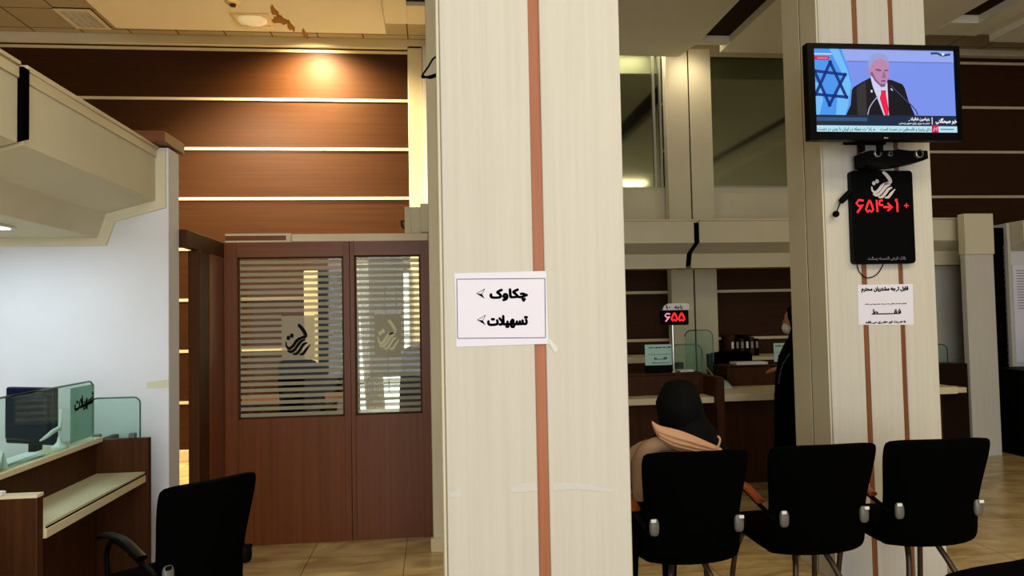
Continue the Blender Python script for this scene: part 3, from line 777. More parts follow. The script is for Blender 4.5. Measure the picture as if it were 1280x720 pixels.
# ================================================================== RIGHT COLUMN: TV, QUEUE BOARD, NOTICE
YT = 3.45
tv = thing('television', (2.3, YT, 2.29), 'black flat television on the right column showing a speaker', 'television')
tx0, tx1, tz0, tz1 = 1.880, 2.708, 2.300, 2.792
S0 = atY(1016.2, 60.3, YT); S1 = atY(1196.5, 166.5, YT)
px0, px1, pz1, pz0 = S0.x, S1.x, S0.z, S1.z
bz = MB()
bz.box(tx0, px0, YT - 0.012, YT + 0.035, tz0, tz1, 0.002).box(px1, tx1, YT - 0.012, YT + 0.035, tz0, tz1, 0.002)
bz.box(px0, px1, YT - 0.012, YT + 0.035, tz0, pz0).box(px0, px1, YT - 0.012, YT + 0.035, pz1, tz1)
bz.build('bezel', 'black_gloss', tv)
MB().box(tx0 + 0.03, tx1 - 0.03, YT + 0.0355, YT + 0.07, tz0 + 0.03, tz1 - 0.03, 0.01).build('back_cover', 'black_plastic', tv)


def em(name, c, s=1.0):
    if name not in MATS: mat(name, (0, 0, 0, 1), 0.4, spec=0.1, emit=rgb(*c), estr=s)
    return name


scr = MB().box(px0, px1, YT + 0.004, YT + 0.02, pz0, pz1).build('screen', em('tv_blue', (122, 146, 236)), tv)
_lay = [0]
def tvmap(lay):
    y = YT + 0.0036 - lay * 0.0003
    return lambda u, v: V((px0 + (u - 90) / 998.0 * (px1 - px0), y, pz1 - (v - 57) / 588.0 * (pz1 - pz0)))
def tvpoly(name, polys, c, lay):
    f = tvmap(lay); mb = MB()
    for p in polys:
        if sum(p[i][0] * p[(i + 1) % len(p)][1] - p[(i + 1) % len(p)][0] * p[i][1] for i in range(len(p))) < 0: p = p[::-1]
        T = delaunay_2d_cdt([V(q) for q in p], [], [list(range(len(p)))], 1, 1e-6)
        for t in T[2]: mb.poly([f(T[0][k].x, T[0][k].y) for k in t])
    return mb.build(name, em('tv_' + '%d_%d_%d' % c, c), scr, smooth=False)
def band(pts, w): return [[tuple(p) for p in q] for q in ribbon(pts, w)]
tvpoly('panelling', [[(90, 57), (1088, 57), (1088, 138), (90, 138)]], (150, 168, 238), 1)
tvpoly('wall_line', [[(330, 139), (1075, 139), (1075, 145), (330, 145)]], (96, 112, 190), 2)
tvpoly('flag', [[(90, 57), (290, 57), (330, 180), (355, 300), (335, 440), (310, 523), (90, 523)]], (72, 150, 238), 3)
tvpoly('flag_fold', [[(205, 57), (270, 57), (325, 200), (350, 310), (320, 470), (300, 523), (235, 523), (250, 380), (290, 230)], [(90, 290), (140, 300), (150, 420), (120, 523), (90, 523)]], (112, 188, 248), 4)
up_t = [(208, 152), (312, 396), (100, 378)]; dn_t = [(193, 452), (308, 238), (96, 214)]
def edges3(T, w):
    out = []
    for i in range(3):
        a, b_ = V(T[i]), V(T[(i + 1) % 3]); d = (b_ - a).normalized() * (w * 0.62); out += band([tuple(a - d), tuple(b_ + d)], w)
    return out
tvpoly('star', edges3(up_t, 21) + edges3(dn_t, 21), (18, 52, 128), 5)
tvpoly('suit', [[(305, 523), (340, 450), (352, 345), (365, 325), (430, 285), (490, 255), (610, 268), (640, 272), (712, 300), (728, 330), (748, 410), (792, 523)]], (18, 18, 26), 6)
tvpoly('suit_sheen', [[(385, 523), (385, 330), (450, 280), (452, 523)]], (52, 46, 50), 7)
tvpoly('shirt', [[(486, 250), (500, 244), (556, 318), (604, 288), (606, 523), (570, 523), (535, 420), (500, 320)]], (206, 208, 236), 8)
tvpoly('tie', [[(556, 345), (592, 345), (590, 370), (606, 480), (600, 523), (578, 523), (545, 400), (556, 370)]], (236, 28, 72), 9)
tvpoly('face', [[(466, 200), (478, 196), (482, 150), (530, 108), (600, 122), (618, 160), (616, 235), (604, 280), (586, 318), (560, 322), (520, 280), (496, 246), (476, 226)]], (188, 132, 172), 10)
tvpoly('face_shade', [[(484, 226), (500, 214), (520, 262), (552, 300), (586, 300), (584, 320), (560, 324), (516, 282)]], (128, 92, 128), 11)
tvpoly('nose', [[(574, 214), (584, 214), (594, 252), (588, 260), (568, 258), (564, 250), (572, 244)]], (156, 100, 142), 12)
for eye in ([(524, 192), (562, 200), (562, 212), (526, 206)], [(584, 202), (612, 196), (612, 208), (584, 210)]): tvpoly('eye', [eye], (112, 76, 112), 12)
tvpoly('mouth', [[(558, 276), (592, 274), (586, 284), (562, 285)]], (96, 58, 88), 12)
tvpoly('hair', [[(474, 190), (472, 140), (500, 96), (550, 80), (596, 92), (618, 130), (618, 170), (606, 138), (560, 122), (520, 134), (496, 160), (486, 196)]], (150, 160, 214), 13)
tvpoly('microphone', band([(455, 520), (468, 472), (495, 430), (532, 388)], 7), (170, 172, 200), 14)
tvpoly('microphone', band([(812, 520), (800, 488), (770, 452), (690, 376), (622, 308)], 8), (60, 64, 104), 14)
for pin in ([(482, 345), (495, 345), (495, 362), (484, 362)], [(622, 330), (634, 334), (640, 350), (628, 344)]): tvpoly('lapel_pin', [pin], (226, 226, 214), 14)
tvpoly('caption_bar', [[(90, 523), (1088, 523), (1088, 597), (90, 597)]], (24, 42, 66), 15)
tvpoly('caption_sheen', [[(90, 540), (450, 540), (450, 566), (90, 566)]], (52, 84, 120), 16)
tvpoly('ticker_bar', [[(90, 597), (1088, 597), (1088, 645), (90, 645)]], (186, 226, 236), 15)
tvpoly('ticker_badge', [[(905, 590), (953, 590), (953, 645), (905, 645)]], (206, 20, 92), 16)
tvpoly('ticker_emblem', band([(918, 632), (926, 606), (938, 628), (944, 604)], 5), (244, 220, 236), 17)
tvpoly('live_badge', [[(92, 112), (205, 112), (196, 138), (92, 138)]], (206, 26, 78), 16)
tvpoly('live_lettering', band([(116, 125), (188, 125)], 4), (238, 190, 210), 17)
tvpoly('channel_mark', band([(920, 78), (968, 76), (1002, 92), (1062, 82)], 16), (40, 66, 120), 16)
tvpoly('channel_glint', [[(996, 78), (1012, 72), (1020, 84), (1004, 96)]], (220, 236, 250), 17)
tvpoly('divider_line', [[(907, 533), (913, 533), (913, 586), (907, 586)]], (226, 232, 240), 17)
f18 = tvmap(18)
for s, a, b_, c, d, col, bo in (('بنیامین نتانیاهو', 742, 890, 536, 562, (236, 240, 246), 1.2), ('نخست وزیر رژیم صهیونیستی', 672, 890, 570, 590, (206, 214, 226), 0.8),
                              ('خبر صبحگاهی', 936, 1086, 540, 582, (240, 240, 244), 1.6), ('های پذیرا و فلسطین در دست است', 540, 900, 608, 638, (52, 92, 120), 0.8),
                              ('معادلات حمله در ایران با یمن در دست', 104, 500, 608, 638, (52, 92, 120), 0.8)):
    mb = MB(); lettering(mb, s, a, b_, -d, -c, 0, bo, lambda u, v: f18(u, -v)); mb.build('lettering', em('tv_%d_%d_%d' % col, col), scr, smooth=False)
tvpoly('ticker_lettering', band([(968, 619), (1064, 619)], 9), (98, 146, 176), 17)
tvpoly('title_lettering', band([(94, 96), (216, 96)], 9), (206, 226, 246), 17)
# maker's mark and status light on the lower bezel
MB().box(2.275, 2.283, YT - 0.0128, YT - 0.0121, 2.309, 2.314).box(2.286, 2.296, YT - 0.0128, YT - 0.0121, 2.310, 2.313).build('maker_mark', 'silver_paint_glow', tv)
# wall bracket under / behind
bk = MB()
bk.box(2.20, 2.225, YT + 0.0705, YT + 0.10, 2.262, 2.60, 0.003).box(2.30, 2.325, YT + 0.0705, YT + 0.10, 2.262, 2.60, 0.003).box(2.20, 2.45, YT + 0.1005, YT + 0.13, 2.40, 2.50, 0.003)
bk.box(2.28, 2.36, YT + 0.1305, ryf - 0.02, 2.42, 2.48, 0.003).box(2.22, 2.46, ryf - 0.0195, ryf - 0.0005, 2.34, 2.60, 0.004)
bk.build('wall_bracket', 'black_plastic', tv)

# double-lens unit between TV and board
o = thing('camera_unit', (2.38, 3.62, 2.21), 'black twin-lens camera unit between television and queue board', 'camera')
def cz(x, y, Y=3.58): return atY(x, y, Y)
a = cz(1081, 196); b_ = cz(1116, 196); c = cz(1158, 193)
MB().prism([(p.x, p.z) for p in (cz(1081, 190), cz(1086, 189), cz(1116, 189), cz(1118, 206), cz(1108, 210), cz(1082, 207))], 'y', 3.56, 3.68).build('body', 'black_plastic', o)
MB().prism([(p.x, p.z) for p in (cz(1120, 187), cz(1134, 189), cz(1157, 189), cz(1158, 199), cz(1150, 202), cz(1125, 207), cz(1116, 208), cz(1116, 190))], 'y', 3.565, 3.66).build('body', 'black_plastic', o)
for xx, yv, r in ((1096, 192, 0.020), (1148, 192.5, 0.022), (1112, 193, 0.012)):
    p = cz(xx, yv, 3.56)
    MB().lathe([(r, 0.003), (r, -0.012), (r * 0.82, -0.014), (r * 0.78, -0.006)], p, 20, 'y').build('lens_ring', 'aluminium', o)
    MB().lathe([(r * 0.76, -0.006), (r * 0.4, -0.010), (0.0005, -0.011)], p, 20, 'y').build('lens', 'black_gloss', o)
MB().box(2.30, 2.44, 3.66, ryf - 0.001, 2.215, 2.245).build('mount', 'black_plastic', o)

# queue board
YQ = ryf - 0.035
bx = [atY(*p, YQ) for p in ((1062, 212), (1143, 211), (1148, 329), (1065, 329))]
qb = thing('queue_board', (bx[0].x + 0.17, YQ, bx[2].z), 'tall black electronic queue board with red digits and emblem', 'display')
qx0, qx1, qz0, qz1 = 2.238, 2.592, 1.690, 2.195
MB().prism(rrect(qx0, qx1, qz0, qz1, 0.02), 'y', YQ, ryf - 0.0005).build('housing', 'black_gloss', qb)
ye = YQ - 0.001
E0 = atY(1087, 214, ye); E1 = atY(1120, 248, ye)
emblem(MB(), lambda u, v: V((E0.x + u * (E1.x - E0.x), ye, E0.z + v * (E1.z - E0.z)))).build('emblem', 'silver_paint_glow', qb)


def led(mb, strokes, x0, x1, y0, y1, Y, w):
    for pts in strokes:
        P = [atY(x0 + u * (x1 - x0), y0 + v * (y1 - y0), Y) for u, v in pts]
        for q in ribbon([(p.x, p.z) for p in P], w): mb.poly([V((p.x, Y, p.y)) for p in q])
    return mb
six = [[(0.95, 0.05), (0.35, 0.0), (0.05, 0.25), (0.35, 0.48), (0.95, 0.40), (0.60, 0.60), (0.15, 1.0)]]
five = [[(0.5, 0.0), (0.75, 0.35), (0.95, 0.8), (0.75, 1.0), (0.5, 0.85), (0.25, 1.0), (0.05, 0.8), (0.25, 0.35), (0.5, 0.0)]]
four = [[(0.25, 0.0), (0.3, 0.4), (0.35, 1.0)], [(0.3, 0.28), (0.6, 0.3), (0.6, 0.05), (0.95, 0.02)], [(0.6, 0.3), (0.6, 0.42), (1.0, 0.42)]]
arrow = [[(0, 0.55), (0.9, 0.55)], [(0.45, 0.25), (0.95, 0.55), (0.45, 0.85)]]
one = [[(0.25, 0.0), (0.5, 0.3), (0.55, 1.0)], [(0.25, 0.0), (0.55, 0.1)]]
zero = [[(0.0, 0.5), (1.0, 0.5)], [(0.5, 0.0), (0.5, 1.0)]]
wq = 0.0115
for nm_, sh, a, b_, c, d, w_ in (('digit', six, 1070, 1080, 250, 266, wq), ('digit', five, 1082, 1092, 250, 265, wq), ('digit', four, 1093, 1104, 250, 265, wq), ('arrow', arrow, 1104, 1116, 250, 266, wq), ('digit', one, 1117, 1126, 249, 265, wq), ('digit', zero, 1130, 1136, 254, 260, 0.006)):
    dg = MB(); led(dg, sh, a, b_, c, d, ye, w_); dg.build(nm_, 'led_red', qb)
lt = MB(); ink_px(lt, 'بانک قرض الحسنه رسالت', 1085, 1132, 320.5, 326, ye, 0.0004); lt.build('lettering', 'silver_paint_glow', qb)
o = thing('power_cable', (2.34, ryf - 0.01, 1.6), 'thin black cable loop hanging below the queue board', 'cable')
P = [atY(x, y, ryf - 0.006) for x, y in ((1071.5, 329), (1073, 337), (1077, 343), (1083, 347), (1091, 346), (1098, 341), (1103, 333), (1104, 329))]
MB().tube(smooth_pts([V((p.x, p.y, min(p.z, 1.689))) for p in P], 4), 0.0028, 6).build('cable', 'black_plastic', o)
o = thing('microphone', (2.2, YQ, 1.95), 'small black microphone with ball tip left of queue board', 'microphone')
P = [atY(x, y, YQ) for x, y in ((1062, 240), (1057, 246), (1051, 252))]
MB().tube(P, [0.014, 0.018, 0.016], 10).build('holder', 'black_plastic', o)
P = [atY(x, y, YQ) for x, y in ((1051, 252), (1048, 259), (1045.5, 266))]
MB().tube(P, 0.0035, 8).build('stem', 'black_plastic', o)
MB().ball(atY(1045, 267.5, YQ), 0.018, 0.018, 0.018, 14).build('tip', 'black_plastic', o)

yn = ryf - 0.001
o = thing('paper_notice', (2.43, yn, 1.362), 'white paper notice with Persian text below the queue board', 'notice')
A = [atY(*p, yn) for p in ((1072, 356), (1141, 355), (1142, 406), (1073, 406))]
MB().prism([(p.x, p.z) for p in A[::-1]], 'y', yn - 0.0006, yn).build('sheet', 'paper', o)
yy = yn - 0.0012
for s, a, b_, c, d, bo in (('قابل توجه مشتریان محترم', 1077, 1135, 358, 366, 0.0020), ('انجام خدمات بانکی به صورت حضوری نمی باشد', 1081, 1133, 378.5, 381.5, 0.0008), ('فقـــــــط', 1090, 1126, 386, 393, 0.0018), ('به صورت غیر حضوری می باشد', 1082, 1132, 400, 405, 0.0014)):
    lt = MB(); ink_px(lt, s, a, b_, c, d, yy, bo); lt.build('lettering', 'ink', o)

# ================================================================== TELLER AREA ON THE RIGHT
bprof = [(6.80, 2.330), (6.80, 2.120), (7.02, 2.030), (7.06, 1.905), (7.50, 1.905), (7.50, 2.330)]
def bulk(x0, x1, label):
    o = thing('soffit', ((x0 + x1) / 2, 7.1, 1.905), label, 'soffit')
    MB().prism(bprof, 'x', x0, x1).build('casing', 'cream_paint', o)
    MB().box(x0, x1, 6.785, 6.83, 2.3305, 2.348, 0.003).build('top_moulding', 'cream_edge', o)
    MB().box(x0, x1, 7.045, 7.09, 1.890, 1.9045, 0.002).build('lower_moulding', 'cream_edge', o)
    return o
bulk(0.9, 2.505, 'cream bulkhead above the far counter, left of the zigzag gap')
o = bulk(2.56, 5.45, 'cream bulkhead above the far counter, right of the zigzag gap')
MB().prism([(6.815, 2.315), (6.815, 2.127), (7.035, 2.037), (7.075, 1.92), (7.49, 1.92), (7.49, 2.315)], 'x', 2.5055, 2.5595).build('gap_filler', 'black_gap', o)

# counters: left unit (higher front), divider, right unit
o = thing('teller_counter', (1.6, 6.0, 0), 'brown far counter carrying the red number display', 'counter')
MB().box(0.9, 2.235, 5.95, 5.98, 0, 0.925, 0.003).build('front_panel', 'wood_counter', o)
MB().box(0.9, 2.235, 5.975, 6.12, 0.9255, 0.945, 0.003).build('ledge', 'wood_counter', o)
MB().box(0.9, 2.235, 5.72, 5.9495, 0.715, 0.765, 0.003).build('customer_shelf', 'cream_edge', o)
MB().box(0.9, 2.235, 5.9805, 6.75, 0.715, 0.75, 0.003).build('desk_top', 'cream_edge', o)
MB().box(2.2355, 2.30, 5.66, 6.75, 0, 0.925, 0.003).build('divider', 'wood_counter', o)
o = thing('teller_counter', (2.9, 6.2, 0), 'far counter with cream top in front of the standing person', 'counter')
MB().box(2.31, 4.4, 5.98, 6.01, 0, 0.71, 0.003).build('front_panel', 'wood_counter', o)
MB().box(2.305, 4.4, 5.78, 6.75, 0.715, 0.775, 0.003).build('worktop', 'cream_edge', o)
MB().box(2.64, 3.6, 6.38, 6.41, 0.7755, 0.945, 0.003).box(2.60, 2.639, 6.33, 6.74, 0.7755, 0.95, 0.003).build('upstand', 'wood_counter', o)
MB().box(2.60, 3.6, 6.36, 6.60, 0.9505, 0.962, 0.002).build('upstand_ledge', 'wood_counter', o)

def screen_x(x0, x1, y, z0, z1, label, corners=(0, 0, 1, 1), r=0.06):
    o = thing('glass_screen', ((x0 + x1) / 2, y, z0), label, 'glass screen')
    pg = rrect(x0, x1, z0, z1, r, 6, corners)
    MB().prism(pg, 'y', y - 0.004, y + 0.004).build('pane', 'counter_glass', o)
    MB().tube([V((p[0], y, p[1])) for p in pg[1:]], 0.005, 6).build('edge', 'glass_edge', o)
screen_x(1.98, 2.27, 6.06, 0.9455, 1.175, 'small rounded glass screen right of the number display pole')
screen_x(2.32, 2.59, 6.62, 0.7755, 1.28, 'tall glass pane on the far counter before the pilaster')

# number display on a pole
o = thing('number_display', (2.02, 6.0, 0.9455), 'small red number display on a pole above the counter', 'display')
yd = 5.96
D0 = atY(827, 388, yd); D1 = atY(861, 406, yd)
MB().prism(rrect(D0.x, D1.x, D1.z, D0.z, 0.012), 'y', yd, yd + 0.05).build('housing', 'black_plastic', o)
pb = atY(843, 406, yd)
MB().tube([(pb.x, yd + 0.05, 0.946), (pb.x, yd + 0.05, D1.z + 0.01)], 0.012, 10).build('pole', 'chrome', o)
MB().lathe([(0.03, 0), (0.03, 0.008), (0.014, 0.014)], (pb.x, yd + 0.05, 0.9457), 16).build('base', 'chrome', o)
T0 = atY(828, 388, yd + 0.02); T1 = atY(861, 379, yd + 0.02)
MB().prism([(T0.x, T0.z + 0.001), (T1.x, T0.z + 0.001), (T1.x, T1.z - 0.01), (T1.x - 0.02, T1.z), (T0.x + 0.05, T1.z), (T0.x + 0.015, T1.z - 0.02)], 'y', yd + 0.01, yd + 0.03).build('name_plate', 'white_plastic', o)
lt = MB(); ink_px(lt, 'باجه', 843.5, 853, 381, 387, yd + 0.009, 0.0016); ink_px(lt, '۱۰', 832.5, 838, 381.5, 386.5, yd + 0.009, 0.0016, visual=True); lt.build('lettering', 'ink', o)
for xa in (839, 848): dg = MB(); led(dg, five, xa, xa + 8, 391, 401, yd - 0.001, 0.016); dg.build('digit', 'led_red', o)
dg = MB(); led(dg, six, 831, 838, 392, 402, yd - 0.001, 0.012); dg.build('digit', 'led_pink', o)

# notice on a black stand
def notice_stand(px, Y, zb, label, lines=True):
    P = [atY(*p, Y) for p in px]
    o = thing('notice_holder', ((P[0].x + P[1].x) / 2, Y, zb), label, 'notice')
    x0, x1 = P[0].x, P[1].x; z1, z0 = P[0].z, P[2].z
    MB().box(x0, x1, Y, Y + 0.004, z0, z1).build('sheet', 'paper_teal', o)
    MB().box(x0 + 0.008, x1 - 0.01, Y - 0.004, Y + 0.05, zb + 0.0005, z0 - 0.0005, 0.003).build('stand', 'black_plastic', o)
    yy = Y - 0.001; w = x1 - x0; h = z1 - z0
    lt = MB()
    lettering(lt, 'قابل توجه مشتریان محترم', x0 + .15 * w, x1 - .08 * w, z1 - .20 * h, z1 - .10 * h, yy, 0.0012)
    lettering(lt, 'فقـــــــط', x0 + .32 * w, x1 - .22 * w, z1 - .72 * h, z1 - .60 * h, yy, 0.0016)
    lettering(lt, 'به صورت غیر حضوری می باشد', x0 + .24 * w, x1 - .12 * w, z1 - .92 * h, z1 - .84 * h, yy, 0.0007)
    for q in ribbon([(x0 + .12 * w, z1 - .48 * h), (x1 - .1 * w, z1 - .48 * h)], 0.003): lt.poly([V((p.x, yy, p.y)) for p in q])
    lt.build('lettering', 'ink', o)
    return o
notice_stand([(806, 431), (840.5, 431), (840.5, 456)], 6.03, 0.9455, 'pale green notice on a black stand left of number display')
notice_stand([(967, 429), (982, 429), (982, 452)], 6.5, 0.9625, 'pale green notice by the standing person, partly hidden')
# papers, telephone, tray on the right counter
o = tag(MB().box(2.72, 3.02, 6.40, 6.56, 0.9625, 0.985, 0.002).build('paper_stack', 'paper_plain'), 'flat white paper stack on the far wooden upstand', 'papers')
o = thing('telephone', (2.50, 6.3, 0.7755), 'pale green desk telephone low on the far counter', 'telephone')
MB().prism([(6.18, 0.776), (6.40, 0.776), (6.40, 0.835), (6.32, 0.84), (6.18, 0.795)], 'x', 2.36, 2.58).build('base', 'paper_teal', o)
MB().tube([(2.36, 6.30, 0.86), (2.42, 6.30, 0.872), (2.52, 6.30, 0.872), (2.58, 6.30, 0.86)], [0.022, 0.014, 0.014, 0.022], 10).build('handset', 'black_plastic', o)
MB().tube(smooth_pts([V((2.42, 6.44, 1.1)), V((2.44, 6.44, 0.98)), V((2.50, 6.42, 0.88)), V((2.57, 6.38, 0.83))], 5), 0.004, 6).build('cord', 'aluminium', o)
sheet_stack(2.12, 6.08, 0.9455, 0.12, 0.12, 3, 0.2, 'small pale papers inside the rounded glass screen')

# back credenza with files
o = thing('credenza', (3.6, 7.6, 0), 'long low cabinet with cream top behind the tellers', 'cabinet')
MB().box(3.13, 5.2, 7.45, 7.93, 0, 0.93, 0.003).build('body', 'wood_counter', o)
MB().box(3.13, 5.2, 7.42, 7.935, 0.9305, 0.965, 0.003).build('top', 'cream_edge', o)
MB().box(3.13, 5.2, 7.43, 7.4495, 0.83, 0.855).build('edge_strip', 'cream_edge', o)
o = thing('credenza', (1.7, 7.6, 0), 'low cabinet with cream top left of the pilaster', 'cabinet')
MB().box(0.9, 2.59, 7.45, 7.93, 0, 0.93, 0.003).build('body', 'wood_counter', o)
MB().box(0.9, 2.59, 7.42, 7.935, 0.9305, 0.99, 0.003).build('top', 'cream_edge', o)
colr = ['paper_plain', 'wood_counter', 'black_plastic', 'paper_teal', 'black_plastic', 'paper_plain']
names = ['white', 'brown', 'black', 'green', 'slim black', 'slim white']
for i in range(6):
    x = 3.18 + i * 0.055
    o = thing('file_binder', (x, 7.7, 0.9655), '%s file binder standing on the low cabinet, place %s from pilaster' % (names[i], ['nearest', 'second', 'third', 'fourth', 'fifth', 'sixth'][i]), 'binder', 'file binders on the cabinet')
    MB().box(x, x + 0.045, 7.62, 7.88, 0.966, 1.19 - 0.02 * (i % 3), 0.003).build('cover', 'black_plastic' if i % 2 else 'wood_counter', o)
    MB().box(x + 0.01, x + 0.035, 7.6185, 7.6198, 1.05, 1.12).build('spine_label', 'paper_plain' if i in (0, 3) else 'blind_grey', o)
o = tag(MB().box(4.15, 4.45, 7.55, 7.85, 0.9655, 1.02, 0.003).build('document_tray', 'blind_grey'), 'grey document tray lying on the low cabinet', 'tray')

# ---------------- far right end
o = thing('post', (5.36, 6.65, 0), 'grey cream post at the right end of the far counters', 'post')
P = [atY(x, 300, 6.6) for x in (1205.5, 1241)]
MB().box(P[0].x, P[1].x, 6.60, 6.67, 0, 1.96, 0.004).build('shaft', 'cream_laminate', o)
MB().box(P[0].x - 0.004, P[1].x + 0.003, 6.585, 6.68, 1.9605, 2.36, 0.004).build('head_block', 'cream_paint', o)
struct('wall_booth_right', MB().box(4.75, 5.80, 7.15, 7.2, 0.0, 1.889), 'grey_wall')
o = thing('teller_counter', (5.0, 6.7, 0), 'brown counter, darkened as shade, between right column and grey post', 'counter')
MB().box(4.45, P[0].x - 0.01, 6.62, 6.65, 0, 0.90, 0.003).build('front_panel', 'shaded_wood', o)
MB().box(4.6, P[0].x - 0.04, 6.6505, 7.14, 0.70, 0.73).build('desk_top', 'wood_counter', o)
Q = [atY(1184, 484, 6.5), atY(1203, 490, 6.5)]
MB().box(Q[0].x, Q[1].x, 6.44, 6.6195, Q[1].z, Q[0].z, 0.003).build('customer_shelf', 'cream_edge', o)
Q = [atY(1175, 437, 6.66), atY(1210, 460, 6.66)]
screen_x(Q[0].x, P[0].x - 0.08, 6.80, 0.9, 1.08, 'rounded glass screen right of the right column', (0, 0, 1, 0))
MB().box(Q[0].x, P[0].x - 0.06, 6.655, 6.85, 0.86, 0.899).build('screen_ledge', 'wood_counter', o)
# dark glass leaf, thin post, white wall and notices at the frame edge
Q = [atY(1240.5, 280, 6.95), atY(1253, 280, 6.95)]
o = thing('glass_door', ((Q[0].x + Q[1].x) / 2, 6.95, 0), 'narrow dark green glass leaf beside the grey post', 'glass door')
MB().box(P[1].x + 0.004, Q[1].x, 6.94, 6.952, 0.02, 2.26).build('pane', 'smoked_glass', o)
MB().box(P[1].x + 0.004, Q[1].x, 6.96, 6.99, 0.02, 2.26).build('backing', 'black_plastic', o)
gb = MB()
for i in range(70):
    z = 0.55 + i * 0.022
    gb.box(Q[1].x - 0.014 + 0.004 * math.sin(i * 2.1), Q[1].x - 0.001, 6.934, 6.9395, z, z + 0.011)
gb.build('edge_sparkle', 'aluminium', o)  # small metal bits imitating sparkle along the glass edge
Q2 = [atY(1253.5, 280, 6.9), atY(1262, 280, 6.9)]
o = thing('post', ((Q2[0].x + Q2[1].x) / 2, 6.95, 0), 'thin white post right of the dark glass leaf', 'post')
MB().box(max(Q2[0].x, Q[1].x + 0.004), Q2[1].x, 6.9, 7.1, 0.0, 2.3, 0.003).build('shaft', 'cream_laminate', o)
struct('wall_booth_end', MB().box(Q2[1].x + 0.001, 7.6, 7.0, 7.1, 0.0, 2.1), 'white_wall')
o = thing('soffit', (6.5, 6.9, 1.98), 'cream bulkhead over the booth at the right frame edge', 'soffit')
MB().prism([(6.74, 2.31), (6.74, 2.10), (6.99, 2.02), (6.99, 2.31)], 'x', Q2[1].x + 0.01, 7.6).build('casing', 'cream_paint', o)
Q3 = [atY(1265, 332, 6.99), atY(1300, 452, 6.99)]
o = thing('paper_notice', (Q3[0].x + 0.2, 6.98, Q3[1].z), 'bluish printed notice with many lines at the right edge', 'notice')
MB().box(Q3[0].x, Q3[0].x + 0.62, 6.985, 6.998, Q3[1].z, Q3[0].z).build('sheet', 'paper', o)
lt = MB()
for i in range(15):
    z = Q3[0].z - 0.05 - i * 0.028
    lt.poly([V((Q3[0].x + 0.04, 6.984, z)), V((Q3[0].x + 0.56 - 0.1 * random.random(), 6.984, z)), V((Q3[0].x + 0.56, 6.984, z - 0.006)), V((Q3[0].x + 0.04, 6.984, z - 0.006))])
lt.build('text_lines', 'ink_grey', o)
o = thing('reception_desk', (6.3, 6.3, 0), 'dark desk at the right frame edge below the notice', 'desk')
MB().box(5.60, 7.6, 6.30, 6.34, 0, 0.80, 0.003).box(5.60, 5.64, 6.34, 6.9, 0, 0.80, 0.003).build('front_panel', 'black_plastic', o)
MB().box(5.58, 7.6, 6.27, 6.9, 0.8005, 0.83, 0.003).build('desk_top', 'black_plastic', o)
screen_x(5.86, 6.5, 6.6, 0.8305, 1.08, 'rounded glass screen on the dark desk at the right edge', (0, 0, 1, 1))


